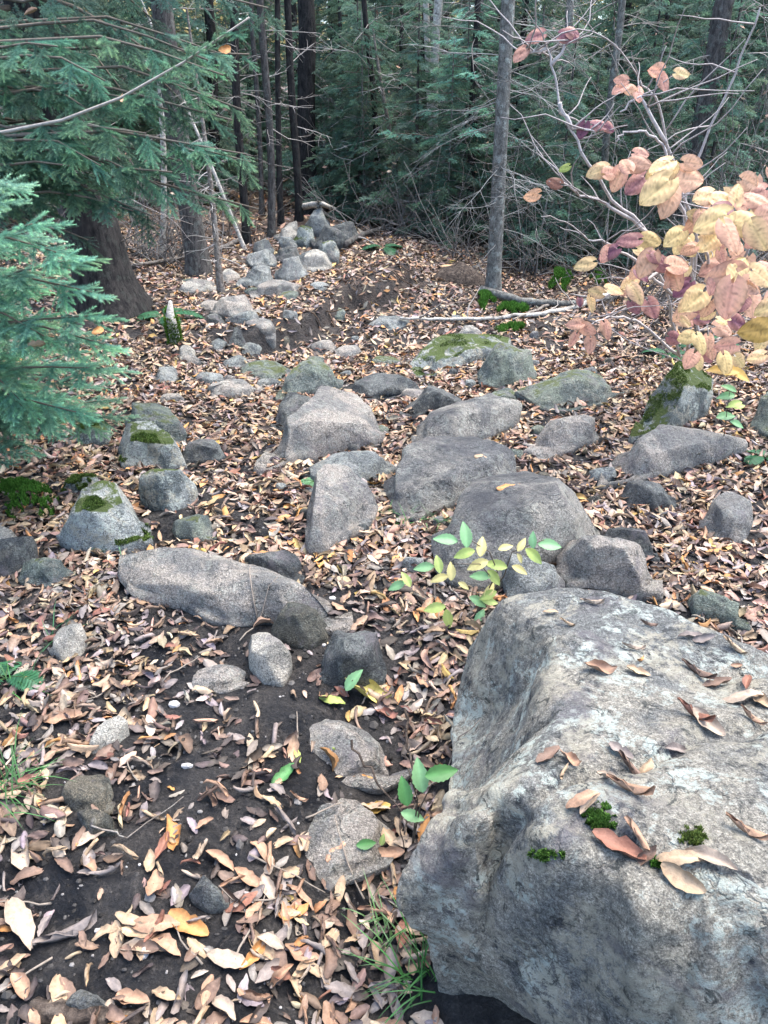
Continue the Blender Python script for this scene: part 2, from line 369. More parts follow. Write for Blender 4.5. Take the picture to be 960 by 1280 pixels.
# --- big foreground boulder: measured control points, triangulated, refined, roughened
def big_boulder():
    from mathutils.geometry import delaunay_2d_cdt
    rim = [(604, 778, .30), (625, 752, .38), (660, 738, .41), (700, 730, .43), (760, 738, .44), (830, 757, .45), (900, 785, .47), (960, 810, .48), (1080, 860, .46), (1220, 930, .42),
           (1330, 1080, .36), (1380, 1250, .30), (1250, 1420, .20), (1050, 1520, .14), (880, 1470, .12), (775, 1375, .12), (708, 1308, .13), (656, 1256, .14), (600, 1206, .16), (546, 1172, .19), (508, 1160, .20), (496, 1128, .26),
           (500, 1090, .31), (520, 1052, .35), (543, 1020, .36), (560, 990, .34), (566, 968, .22), (562, 942, .06), (568, 900, .04), (578, 850, .08), (588, 810, .16)]
    def tp(px, py, dz=0): return (px, py, .435+.105*sm(720, 1080, py)+.02*sm(700, 1000, px)*.5+dz)
    inn = [tp(*q) for q in [(655, 772, -.02), (682, 850, -.01), (700, 895, -.01), (672, 940, -.01), (630, 985, -.03), (600, 1030, -.055), (622, 1075, -.05), (700, 800), (760, 790), (860, 820), (960, 850), (760, 860), (840, 870, -.01), (890, 850, -.035), (950, 860, -.05), (1010, 880, -.04),
           (960, 910), (1080, 930), (780, 940), (880, 950), (980, 980), (1120, 1030), (720, 990), (800, 1020), (900, 1050), (1040, 1080), (690, 1060, -.01), (780, 1090, -.005), (870, 1110), (1000, 1130), (1160, 1120, -.01), (700, 1125, -.03), (800, 1150, -.03), (900, 1165, -.03), (1020, 1180, -.02)]]
    inn += [(638, 800, .36), (606, 830, .13), (655, 870, .30), (640, 905, .25), (610, 900, .12), (590, 940, .08), (650, 930, .36), (575, 985, .36), (562, 1030, .385), (578, 1075, .425), (545, 1090, .345),
           (530, 1130, .29), (590, 1130, .40), (640, 1165, .385), (600, 1175, .25), (700, 1190, .37), (670, 1225, .24), (780, 1210, .40), (740, 1270, .27), (860, 1230, .41), (840, 1320, .30), (960, 1250, .42), (980, 1350, .30), (1180, 1260, .38), (1100, 1400, .22), (890, 1400, .2)]
    P3 = [at_z(*q) for q in rim+inn]; nr = len(rim)
    P3[rim.index((566, 968, .22))] = Vector((.128, 1.045, .10)); P3 += [Vector(q) for q in ((.15, 1.06, .07), (.20, 1.075, .13), (.255, 1.10, .22), (.19, 1.0, .37), (.24, 1.03, .42))]
    r = delaunay_2d_cdt([p.to_2d() for p in P3], [(i, (i+1) % nr) for i in range(nr)], [list(range(nr))], 1, 1e-5)
    bm = bmesh.new(); orig = r[3]
    vs = [bm.verts.new((v.x, v.y, P3[o[0]].z if o else .3)) for v, o in zip(r[0], orig)]
    for f in r[2]:
        try: bm.faces.new([vs[i] for i in f])
        except ValueError: pass
    # skirt with undercut towards the ground
    c = sum(P3, Vector())/len(P3)
    loop = [vs[next(i for i, o in enumerate(orig) if k in o)] for k in range(nr)]
    cur = loop
    for s, dz in ((.88, .72), (.78, .1), (.70, -.14)):
        nxt = []
        for v in loop:
            px = c.x+(v.co.x-c.x)*s; py = c.y+(v.co.y-c.y)*s; gz = -.02
            nxt.append(bm.verts.new((px, py, gz+(v.co.z-gz)*max(dz, 0) if dz > 0 else -.2)))
        for i in range(nr):
            j = (i+1) % nr; bm.faces.new((cur[i], nxt[i], nxt[j], cur[j]))
        cur = nxt
    bmesh.ops.recalc_face_normals(bm, faces=bm.faces)
    bmesh.ops.triangulate(bm, faces=bm.faces)
    for k in range(4):
        bmesh.ops.subdivide_edges(bm, edges=bm.edges, cuts=1, use_grid_fill=True)
        for _ in range((0, 1, 1, 1)[k]): bmesh.ops.smooth_vert(bm, verts=bm.verts, factor=.5, use_axis_x=True, use_axis_y=True, use_axis_z=True)
        if k >= 1: bmesh.ops.triangulate(bm, faces=bm.faces)
    bm.normal_update()
    dis = []
    for v in bm.verts:
        p = v.co
        a = .010*noise.fractal(p*5, .7, 2.1, 6)+.004*abs(noise.noise(p*17))+.010*noise.ridged_multi_fractal(p*3.1+Vector((3, 1, 7)), .9, 2.1, 3, 1, 2)*.5
        # a crack running across the front and a shallow groove on the front shoulder
        a += .0028*noise.noise(p*45)+.0012*noise.noise(p*110)
        e = abs(p.x*.35-(p.y-.78)+.05*noise.noise(p*6))-.0
        a -= .020*math.exp(-(e/.018)**2)*sm(.25, .4, p.z)
        e = abs((p.y-.92)+.9*(p.x-.15)+.06*noise.noise(p*5))
        a -= .012*math.exp(-(e/.022)**2)
        dis.append(a)
    for v, a in zip(bm.verts, dis): v.co += v.normal*a
    V = [tuple(v.co) for v in bm.verts]; Fc = [tuple(v.index for v in f.verts) for f in bm.faces]
    me = bpy.data.meshes.new('boulder'); bm.to_mesh(me); bm.free()
    me.transform(Matrix.Translation((-.65, -1.2, 0)))
    me.polygons.foreach_set('use_smooth', [True]*len(me.polygons)); me.materials.append(M['rock_big'])
    o = link(bpy.data.objects.new('boulder', me)); o.location = (.65, 1.2, 0)
    tag(o, 'huge grey lichen-spotted boulder filling the lower right foreground', 'boulder')
    ROCKS.append((o, True)); add_solid(V, Fc, len(ROCKS)); return o
BOULDER = big_boulder()
RK = [
 ('long brown-grey rock with raised rounded back, above the pyramid rock on the trail', 'rock_green', [(347,497),(360,468),(377,457),(390,447),(407,446),(420,453),(427,467),(425,478),(400,484),(373,489),(353,499)], .16),
 ('flat greenish slab left of the raised rounded rock, behind the low long rocks', 'rock_green', [(303,462),(320,453),(340,451),(363,457),(373,462),(362,475),(340,475),(318,472)], .06),
 ('long low tan-grey slab on the left side of the trail', 'rock_tan', [(247,497),(260,483),(283,477),(305,476),(325,474),(330,485),(305,495),(280,497),(262,492)], .07),
 ('thin dark sliver of rock just above the long low slab', 'rock_grey', [(245,467),(260,468),(290,472),(288,478),(268,481),(250,473)], .04),
 ('large smooth pyramid-shaped grey rock in the middle of the trail', 'rock_tan', [(322,584),(332,566),(363,537),(383,520),(397,497),(417,487),(433,483),(446,500),(467,517),(477,526),(453,538),(420,545),(397,555),(370,568),(350,584),(333,590)], .24),
 ('dark rock tucked behind the left flank of the pyramid rock', 'rock_dark', [(340,532),(353,497),(370,492),(390,502),(384,525),(360,540)], .12),
 ('flat dark bluish rock right of the pyramid rock peak', 'rock_dark', [(430,482),(453,470),(487,467),(527,472),(535,478),(507,492),(480,500),(453,499),(437,492)], .07),
 ('dark pointed rock behind the wide dark rock', 'rock_dark', [(502,517),(510,502),(533,487),(553,483),(580,490),(590,497),(570,505),(540,510),(520,521)], .11),
 ('wide dark bluish rock with a few leaves, centre of the trail', 'rock_worn', [(518,548),(527,523),(553,510),(587,497),(620,491),(643,500),(648,520),(613,540),(587,549),(550,557),(527,559)], .17),
 ('rounded front-facing rock left of the large flat block', 'rock_worn', [(485,600),(487,583),(507,567),(547,550),(580,546),(610,550),(640,562),(660,578),(650,600),(600,615),(550,630),(520,646),(495,638)], .15),
 ('large flat-topped block with dark worn top behind the yellow-green seedling', 'rock_worn', [(546,650),(550,622),(575,603),(600,592),(640,586),(700,588),(735,600),(752,620),(757,645),(735,665),(700,680),(660,700),(630,720),(600,728),(565,722),(547,700)], .22),
 ('standing triangular pale rock with undercut right edge, left of trail centre', 'rock_tan', [(387,682),(384,635),(388,612),(403,597),(417,585),(430,577),(447,590),(460,603),(470,625),(463,642),(430,670),(405,683)], .19),
 ('flat rock slab behind the standing triangular rock', 'rock_grey', [(377,592),(407,573),(453,563),(497,567),(502,574),(477,590),(453,600),(400,615)], .07),
 ('upright speckled grey rock beside the leaf pocket, right of the trail', 'rock_green', [(600,482),(599,455),(603,440),(620,430),(650,433),(668,445),(669,460),(658,471),(640,480),(618,485)], .26),
 ('long mossy-backed rock with dark rounded left end', 'rock_half', [(515,452),(523,437),(553,422),(603,420),(637,418),(625,432),(600,440),(573,450),(553,460),(540,469),(523,470)], .14),
 ('broad flat grey-green rock below the shrub', 'rock_green', [(647,489),(660,473),(693,465),(750,463),(775,470),(777,483),(757,492),(750,504),(730,507),(707,515),(677,510),(664,497)], .13),
 ('pinkish rounded rock right of the wide dark rock', 'rock_tan', [(668,555),(677,530),(690,520),(730,519),(743,527),(748,547),(723,557),(697,568),(677,566)], .15),
 ('tilted dark slab with bright moss stripe along its upper edge', 'rock_mossy', [(789,548),(800,523),(820,497),(847,473),(870,453),(883,458),(889,477),(884,507),(870,513),(847,529),(813,542)], .20),
 ('large smooth pale grey slab on the right of the trail', 'rock_tan', [(752,605),(763,580),(783,557),(813,540),(853,530),(900,533),(928,543),(929,555),(917,564),(880,575),(830,588),(790,600)], .16),
 ('dark wet rock between the pale slab and the flat block', 'rock_dark', [(778,608),(800,601),(827,606),(844,617),(842,631),(813,637),(788,630)], .08),
 ('round grey boulder at the right edge of the trail', 'rock_tan', [(876,642),(882,622),(900,615),(925,617),(937,630),(939,655),(927,676),(905,680),(888,670),(878,657)], .16),
 ('dark mossy rock cut off by the right picture edge', 'rock_green', [(940,522),(950,505),(965,490),(1000,488),(1010,530),(990,550),(955,542)], .2),
 ('wedge-shaped tan rock with dark hollow below, behind the huge boulder', 'rock_tan', [(699,690),(713,669),(753,679),(780,692),(813,709),(825,723),(824,745),(793,742),(770,735),(735,728),(712,730),(703,712)], .17),
 ('low dark rock between the wedge-shaped rock and the flat block', 'rock_dark', [(740,672),(773,659),(800,662),(817,683),(822,700),(797,697),(765,687)], .08),
 ('narrow grey-green rock between the huge boulder and the leaves on the right', 'rock_green', [(862,745),(868,738),(880,739),(907,755),(927,770),(936,786),(907,779),(887,770),(865,764)], .08),
 ('small dark block wedged between the flat block and the huge boulder', 'rock_grey', [(630,702),(650,694),(690,697),(704,715),(700,738),(665,750),(635,748)], .13),
 ('green-tinged slanted slab at the left, above the white mossy rock', 'rock_green', [(158,523),(187,503),(205,513),(232,543),(230,550),(200,550),(170,545)], .12),
 ('white and green mossy rock below the spruce on the left', 'rock_half', [(150,556),(152,540),(177,526),(200,535),(217,558),(231,582),(215,586),(190,583),(155,580)], .16),
 ('squat mossy rock nearest under the young spruce', 'rock_mossy', [(83,543),(97,524),(123,522),(138,537),(138,556),(113,555),(90,550)], .13),
 ('angular corner rock with mossy flat top on the left', 'rock_half', [(175,602),(197,590),(243,586),(238,605),(222,634),(213,639),(190,628)], .20),
 ('big pale lichen-white rock with mossy shoulder on the left', 'rock_half', [(74,668),(87,640),(117,620),(150,603),(172,605),(184,650),(188,676),(160,688),(127,690),(100,684)], .27),
 ('small dark triangular rock among leaves, left of the trail', 'rock_dark', [(225,568),(240,550),(260,551),(281,569),(267,575),(232,578)], .08),
 ('small dark moss-covered stone by the mossy corner rock', 'rock_mossy', [(77,608),(97,597),(123,596),(124,612),(103,620),(80,619)], .07),
 ('low dull green stone at the far left among leaves', 'rock_green', [(26,716),(37,699),(80,699),(94,713),(91,725),(60,733),(30,727)], .10),
 ('dark mossy rock cut by the left picture edge', 'rock_dark', [(-25,690),(20,676),(43,671),(44,687),(17,719),(-25,725)], .13),
 ('pale stone tip at the left picture edge', 'rock_pale', [(-20,662),(8,658),(21,670),(8,684),(-20,688)], .06),
 ('small green-grey stone with pale lichen spot right of the lichen-white rock', 'rock_green', [(219,652),(233,644),(263,644),(273,660),(268,673),(247,675),(228,668)], .06),
 ('long pale grey slab with dark overhanging right end, left foreground', 'rock_tan', [(156,712),(160,693),(187,684),(227,689),(260,689),(290,697),(320,706),(363,719),(403,739),(430,763),(433,784),(405,788),(370,780),(340,773),(310,779),(270,775),(230,749),(200,744),(170,734)], .15),
 ('dark flat stone behind the long pale slab', 'rock_dark', [(308,692),(357,687),(373,705),(379,726),(350,721),(318,709)], .05),
 ('round brown stone against the end of the long pale slab', 'rock_brown', [(341,781),(350,760),(370,752),(393,756),(406,769),(408,793),(387,809),(363,803),(347,793)], .11),
 ('pale cream stone left of the dark block', 'rock_pale', [(312,803),(325,793),(347,789),(360,806),(364,827),(354,851),(330,845),(315,828)], .08),
 ('dark charcoal block in front of the round brown stone', 'rock_dark', [(401,852),(402,807),(417,789),(453,791),(474,802),(481,827),(478,847),(440,857),(418,858)], .13),
 ('small pale rounded stone at the left among leaves', 'rock_pale', [(62,811),(77,787),(97,780),(106,793),(101,811),(80,822)], .05),
 ('angular pale tan stone in the left foreground', 'rock_pale', [(102,929),(117,910),(143,897),(158,909),(148,927),(118,943)], .06),
 ('flat brown slab flush with the soil in the left foreground', 'rock_tan', [(228,852),(247,833),(290,833),(309,850),(277,865),(240,865)], .025),
 ('flat buried grey slab in the foreground left of the huge boulder', 'rock_tan', [(355,908),(380,893),(420,900),(470,912),(505,930),(512,962),(480,980),(430,975),(380,960),(354,935)], .035),
 ('flat buried brown slab nearest the camera beside the twig', 'rock_tan', [(352,1035),(395,995),(450,995),(488,1030),(475,1075),(420,1100),(365,1085)], .03),
 ('muddy half-buried stone by the grass in the left foreground', 'rock_brown', [(78,987),(97,966),(127,966),(142,990),(135,1013),(100,1013)], .03),
 ('smaller muddy half-buried stone below its larger neighbour', 'rock_brown', [(98,1025),(117,1011),(140,1017),(146,1037),(112,1046)], .025),
 ('small black lump of stone in the muddy foreground', 'rock_dark', [(238,1124),(250,1097),(267,1102),(285,1122),(284,1130),(262,1137)], .045),
 ('thin blue-black slate flake at the bottom left', 'rock_dark', [(78,1255),(97,1239),(133,1241),(126,1262),(93,1274)], .02),
 ('long low rock in the upper trail below the stone heap', 'rock_tan', [(264,389),(280,373),(300,369),(321,374),(325,388),(295,396)], .12),
 ('little dark stone left of the long low upper rock', 'rock_dark', [(256,400),(262,394),(273,393),(281,402),(272,407),(260,406)], .06),
 ('dark rounded stone under the long low upper rock', 'rock_grey', [(286,398),(305,389),(323,392),(316,404),(292,404)], .09),
 ('dark angular stone in the upper trail left of the eroded bank', 'rock_dark', [(282,423),(297,410),(311,418),(303,432),(285,431)], .10),
 ('little grey stone left of the dark angular stone', 'rock_grey', [(260,432),(277,424),(286,433),(270,438)], .05),
 ('low grey stone on the left trail edge', 'rock_grey', [(192,470),(207,459),(221,468),(212,479),(197,478)], .06),
 ('low dark stone beside the eroded bank', 'rock_grey', [(290,440),(305,433),(326,429),(326,438),(302,447)], .05),
 ('white rounded stone under the mossy stub', 'rock_pale', [(223,441),(235,433),(244,440),(241,449),(227,449)], .06),
 ('thin flat stone in the leaves at the left of the trail', 'rock_tan', [(195,500),(207,493),(232,493),(228,502),(202,505)], .03),
 ('pale stone far up the trail near the brown trunk', 'rock_pale', [(273,346),(285,337),(299,340),(299,348),(284,351)], .08),
 ('flat pale slab far up the trail left of the brown trunk', 'rock_pale', [(223,360),(250,350),(272,352),(266,363),(238,366)], .07),
 ('large grey rock at the left foot of the stone heap', 'rock_grey', [(304,352),(313,334),(328,332),(341,345),(337,359),(312,359)], .18),
 ('light grey blocky rock in front of the stone heap', 'rock_grey', [(344,340),(350,326),(367,320),(381,332),(385,346),(357,351)], .20),
 ('flat pinkish slab in front of the stone heap', 'rock_tan', [(313,360),(330,350),(373,350),(378,363),(345,372),(318,372)], .09),
 ('light angular rock at the right foot of the stone heap', 'rock_pale', [(374,332),(380,318),(400,312),(414,322),(408,338),(388,339)], .18),
 ('pale rock at the left top of the stone heap', 'rock_pale', [(343,291),(355,277),(371,280),(372,294),(357,300)], .16),
 ('moss-green round rock inside the stone heap', 'rock_mossy', [(366,299),(373,283),(390,286),(393,299),(380,305)], .18),
 ('light grey rounded rock topping the stone heap', 'rock_grey', [(381,281),(387,266),(395,261),(405,264),(412,277),(408,289),(388,290)], .24),
 ('dark smooth rock at the centre of the stone heap', 'rock_dark', [(389,302),(400,286),(417,282),(428,293),(430,304),(397,308)], .20),
 ('dark brown rock at the right end of the stone heap', 'rock_dark', [(413,285),(433,277),(448,283),(445,298),(430,300)], .16),
 ('small rock low in the middle of the stone heap', 'rock_grey', [(349,303),(360,296),(371,303),(364,311)], .10),
 ('grey block at the far left of the stone heap', 'rock_grey', [(317,306),(330,299),(341,302),(342,314),(322,316)], .14),
 ('flat dark rock low in the stone heap', 'rock_dark', [(344,314),(360,308),(374,312),(373,324),(350,326)], .13),
 ('mossy light rock right of centre in the stone heap', 'rock_half', [(399,317),(410,301),(424,307),(423,323),(404,326)], .18),
 ('long grey rock on the lower left of the stone heap', 'rock_grey', [(308,322),(325,312),(344,317),(345,330),(318,333)], .15),
 ('small round rock between its bigger neighbours in the stone heap', 'rock_grey', [(372,320),(385,312),(400,320),(396,331),(378,333)], .13),
 ('dull rock poking up right of the bare mud, below the pale branch', 'rock_grey', [(462,406),(475,396),(500,395),(515,400),(510,408),(480,412)], .04),
 ('whitish pebble beside the pale fallen branch', 'rock_pale', [(575,414),(583,408),(596,409),(602,416),(590,420)], .04),
]
MOSSY = []
for i, (lab, mat, poly, H) in enumerate(RK):
    kw = {}
    if 'overhanging' in lab or 'undercut' in lab: kw = dict(under=.1)
    if 'block' in lab: kw = dict(p=5, crown=.1)
    if 'stone heap' in lab and 'front' not in lab and 'foot' not in lab: kw['lift'] = .02
    r = rock(lab, mat, poly, H, group=('stones of the heap across the trail' if 'stone heap' in lab else None), **kw)
    if mat in ('rock_mossy', 'rock_half') and poly[0][1] > 400: MOSSY.append((r, mat))
# small unnamed stones scattered through the litter (copies that nothing tells apart)
rs = random.Random(5)
for k in range(34):
    t = rs.random(); px = rs.uniform(235, 440) if t < .6 else rs.uniform(430, 760); py = rs.uniform(345, 480) if t < .6 else rs.uniform(440, 600); s = rs.uniform(9, 19)*(py/480)
    a = [(px+s*rs.uniform(.75, 1.25)*math.cos(t2), py+s*.42*rs.uniform(.75, 1.25)*math.sin(t2)) for t2 in np.linspace(0, 6.28, 9)[:-1]]
    rock('flat grey stone sunk flush in the leaf litter of the trail', rs.choice(['rock_grey', 'rock_tan', 'rock_green', 'rock_tan']), a, .025+.02*rs.random(), name='stone', group='flat sunken stones of the trail', cat='stone', facets=6)
for k in range(26):
    px = rs.uniform(180, 780); py = rs.uniform(390, 720); s = rs.uniform(7, 13)*(py/600)
    a = [(px+s*rs.uniform(.8, 1.2)*math.cos(t), py+s*.6*rs.uniform(.8, 1.2)*math.sin(t)) for t in np.linspace(0, 6.28, 8)[:-1]]
    rock('small grey stone half sunk in the leaf litter of the trail', rs.choice(['rock_grey', 'rock_tan', 'rock_dark', 'rock_brown']), a, .03+.02*rs.random(), name='stone', group='small stones in the leaf litter', cat='stone', facets=3)
BVH = BVHTree.FromPolygons(SOLV, SOLF)
SOLID = np.array(SOLID)
def hit(px, py):
    d = ray(px, py).normalized(); l, n, f, dist = BVH.ray_cast(CAM, d)
    return (l, n, SOLID[f]) if l else (at_y(px, py, 12), Vector((0, 0, 1)), 0)
def drop(x, y, z=6):
    l, n, f, dist = BVH.ray_cast(Vector((x, y, z)), Vector((0, 0, -1)))
    return (l, n, SOLID[f]) if l else (Vector((x, y, ground(x, y))), Vector((0, 0, 1)), 0)
# ------------------------------------------------------------------ leaves
PAL = {'tan': (.44, .315, .20), 'peach': (.43, .26, .165), 'brown': (.21, .135, .098), 'grey': (.27, .225, .20), 'dark': (.085, .064, .055),
       'pale': (.46, .36, .27), 'orange': (.54, .26, .09), 'russet': (.29, .13, .085), 'gold': (.55, .36, .10), 'green': (.10, .27, .09),
       'lime': (.42, .50, .13), 'yellow': (.62, .52, .16), 'pink': (.62, .33, .28), 'purple': (.20, .075, .12)}
def leaf_shape(nu, nv, rng, kind):
    """unit-length leaf: returns verts (nu+1)*(nv+1), quads. kinds: flat, cup, roll, fold, twist"""
    u = np.linspace(0, 1, nu+1)[:, None]; v = np.linspace(-1, 1, nv+1)[None]
    W = rng.uniform(.36, .56)
    w = W/2*np.sin(np.pi*np.clip(u, .02, .985)**.88)**.72
    w = w*(1+.10*np.sin(u*rng.uniform(20, 40)+v*2)*(np.abs(v) > .9))
    s = v*w
    k = {'flat': rng.uniform(-1.5, 1.5), 'cup': rng.uniform(3, 6), 'roll': rng.uniform(9, 15), 'fold': rng.uniform(0, 2), 'twist': rng.uniform(3, 8)}[kind]
    off = rng.uniform(-.12, .12) if kind in ('roll', 'cup') else 0
    a = (s-off*W)*k+1e-6
    y = np.sin(a)/k if abs(k) > .01 else s; z = (1-np.cos(a))/k if abs(k) > .01 else s*0
    x = np.broadcast_to(u, s.shape).copy()
    if kind == 'fold':
        f = rng.uniform(.5, 1.15); y = s*np.cos(f); z = np.abs(s)*np.sin(f)
    if kind in ('twist', 'roll'):
        t = (u-.5)*rng.uniform(-2.5, 2.5); y, z = y*np.cos(t)-z*np.sin(t), y*np.sin(t)+z*np.cos(t)
    kl = rng.uniform(-1.6, 1.9) if kind != 'flat' else rng.uniform(-1.4, 1.4)
    if abs(kl) < .05: kl = .05
    X = (x-.5); xx = np.sin(X*kl)/kl - z*np.sin(X*kl)*.6; zz = (1-np.cos(X*kl))/kl+z*np.cos(X*kl)
    ph = rng.uniform(0, 6, 3)
    zz = zz+.035*np.sin(u*9+ph[0]+v*3)*np.abs(v)+.02*np.sin(u*17+ph[1])*np.abs(v)+rng.normal(0, .013, s.shape)
    y = y+.06*np.sin(u*3+ph[2])
    V = np.stack([xx, y, zz], -1).reshape(-1, 3)
    V[:, 2] -= V[:, 2].min()
    i = np.arange(nu)[:, None]*(nv+1); j = np.arange(nv)[None]
    q = np.stack([i+j, i+j+1, i+nv+2+j, i+nv+1+j], -1).reshape(-1, 4)
    # shading across the blade: midrib slightly paler, margins browner
    m = (1-.22*np.abs(v)+.0*u)*(1-.15*np.cos(u*3)); m = np.where(np.abs(v) < .15, m*1.12, m)*np.ones_like(s)
    return V, q, m.reshape(-1)
KINDS = ['flat', 'cup', 'cup', 'roll', 'roll', 'fold', 'twist', 'cup', 'flat', 'roll']
rg = np.random.default_rng(3)
T_NEAR = [leaf_shape(9, 6, rg, KINDS[i % 10]) for i in range(20)]
T_MID = [leaf_shape(4, 3, rg, KINDS[i % 10]) for i in range(20)]
T_FAR = [leaf_shape(2, 2, rg, KINDS[i % 10]) for i in range(10)]
PN = ['tan', 'peach', 'brown', 'grey', 'dark', 'pale', 'orange', 'russet', 'gold']
PW = np.array([.26, .16, .18, .15, .08, .09, .04, .03, .01]); PW /= PW.sum()
def rot_from(n, yaw):
    n = Vector(n).normalized(); x = Vector((math.cos(yaw), math.sin(yaw), 0)); x = (x-n*x.dot(n)).normalized(); y = n.cross(x)
    return np.array([x, y, n]).T
def scatter(mb, T, pts, size, rng, tilt=.35, cols=None, gain=1.0):
    for (l, n) in pts:
        V, q, m = T[rng.integers(len(T))]
        nn = Vector(n)+Vector((rng.normal(0, tilt), rng.normal(0, tilt), 0))
        Rm = rot_from(nn, rng.uniform(0, 6.28)); s = size*rng.uniform(.55, 1.3)
        if rng.random() < .3: V = V*np.array([1, 1, -1]); V = V-np.array([0, 0, V[:, 2].min()])
        W = (V*s)@Rm.T+np.array(l)+np.array([0, 0, rng.uniform(0, .012)])
        c = np.array(PAL[rng.choice(PN, p=PW) if cols is None else cols])*rng.uniform(.45, .95)*np.array([1, rng.uniform(.92, 1.08), rng.uniform(.85, 1.15)])*gain
        c = c*.93+c.mean()*.07
        mb.add(W, quads=q, col=c[None]*m[:, None])
def density(x, y):
    d = .5+.9*noise.noise(Vector((x*1.7, y*1.7, 9)))+.5*noise.noise(Vector((x*5, y*5, 3)))
    if y < 2.2:                                    # worn muddy tread in the foreground
        mud = sm(.75, .1, abs(x+.62+.1*(y-1)))*sm(2.3, 1.5, y); d = d*(1-.62*mud)+.02
    else: d += .45
    e = EA; p = Vector((x-e.x, y-e.y)); s = p.dot(EDN)/EL; n = p.dot(EN)
    if 0 < s < .8 and -.10 < n < .03: d -= .25
    return max(.03, min(1, d))
LEAFLIKE = []
def gather(x0, x1, y0, y1, per, rng, rockp=.06):
    out = []
    for _ in range(int((x1-x0)*(y1-y0)*per)):
        x = rng.uniform(x0, x1); y = rng.uniform(y0, y1)
        if abs(x) > .62*y+1.3: continue
        if rng.random() > density(x, y): continue
        l, n, rid = drop(x, y)
        if rid:
            o, clear = ROCKS[rid-1]
            if clear or n.z < .8 or rng.random() > rockp: continue
        elif n.z < .5 and rng.random() < .6: continue
        out.append((l, n, rid))
    return out
near = gather(-1.9, 1.9, .35, 2.3, 1500, rg)
# the biggest-looking of them become single leaves, the rest is litter
near.sort(key=lambda a: (a[0]-CAM).length)
inframe = []
for a in near:
    d = a[0]-CAM; f = Vector((0, math.cos(PITCH), -math.sin(PITCH))); zc = d.dot(f); up = Vector((0, math.sin(PITCH), math.cos(PITCH)))
    px = 480+F*d.x/zc; py = 640-F*d.dot(up)/zc
    inframe.append(0 <= px <= 960 and 0 <= py <= 1290)
single = [a for a, f in zip(near, inframe) if f and a[2] == 0][:230]; sid = {id(a) for a in single}
rest = [a for a in near if id(a) not in sid]
LIT = MB()
scatter(LIT, T_NEAR, [(a[0], a[1]) for a in rest], .066, rg)
FLATS = [t for i, t in enumerate(T_NEAR) if KINDS[i % 10] in ('flat', 'cup')]
for cc, nn_ in (('grey', 420), ('dark', 420), ('brown', 260)): scatter(LIT, FLATS, [(a[0]-Vector((0, 0, .004)), a[1]) for a in gather(-1.6, 1.3, .35, 2.4, nn_, rg)], .05, rg, .10, cc)
scatter(LIT, T_NEAR, [(a[0], a[1]) for a in gather(-1.6, 1.6, .35, 2.3, 520, rg)], .036, rg, .3)  # crumbled pieces
mid = gather(-3.6, 3.6, 2.3, 5.2, 2100, rg, .06); scatter(LIT, T_MID, [(a[0], a[1]) for a in mid], .064, rg, .42, None, 1.22)
mid = gather(-7, 7, 5.2, 9.5, 750, rg, .08); scatter(LIT, T_FAR, [(a[0], a[1]) for a in mid], .072, rg, .45, None, 1.25)
mid = gather(-16, 16, 9.5, 24, 80, rg, .1); scatter(LIT, T_FAR, [(a[0], a[1]) for a in mid], .12, rg, .5, None, 1.2)
lit = LIT.build('leaf_litter', M['leaf']); tag(lit, 'brown and tan dry leaf litter covering the trail and forest floor', 'leaf litter', kind='stuff')
LM = {}
def leaf_mesh(shape, colname, tmpl=None):
    key = (shape, colname)
    if key not in LM:
        V, q, m = (tmpl or T_NEAR)[shape]; mb = MB(); mb.add(V, quads=q, col=np.array(PAL[colname])[None]*m[:, None])
        [x.__imul__(np.float32(.72)) for x in mb.c]; LM[key] = mb.mesh('fallen_leaf', M['leaf'])
    return LM[key]
def put_leaf(l, n, size, yaw, shape, colname, label, group=None, lift=.003):
    o = bpy.data.objects.new('fallen_leaf', leaf_mesh(shape, colname))
    Rm = rot_from(n, yaw); o.matrix_world = Matrix.Translation(Vector(l)+Vector((0, 0, lift)))@Matrix([list(r) for r in Rm]).to_4x4()@Matrix.Scale(size, 4)
    return tag(link(o), label, 'leaf', group)
for a in single:
    nn = a[1]+Vector((random.gauss(0, .22), random.gauss(0, .22), 0))
    cn = rg.choice(PN, p=PW)
    word = {'tan': 'tan', 'peach': 'peach-brown', 'brown': 'brown', 'grey': 'grey-brown', 'dark': 'dark brown', 'pale': 'pale buff', 'orange': 'orange', 'russet': 'russet', 'gold': 'golden'}[cn]
    put_leaf(a[0], nn, random.uniform(.045, .085), random.uniform(0, 6.28), random.randrange(20), cn, word+' dry curled leaf lying loose on the foreground soil', word+' fallen leaves on the foreground soil', random.uniform(.002, .012))
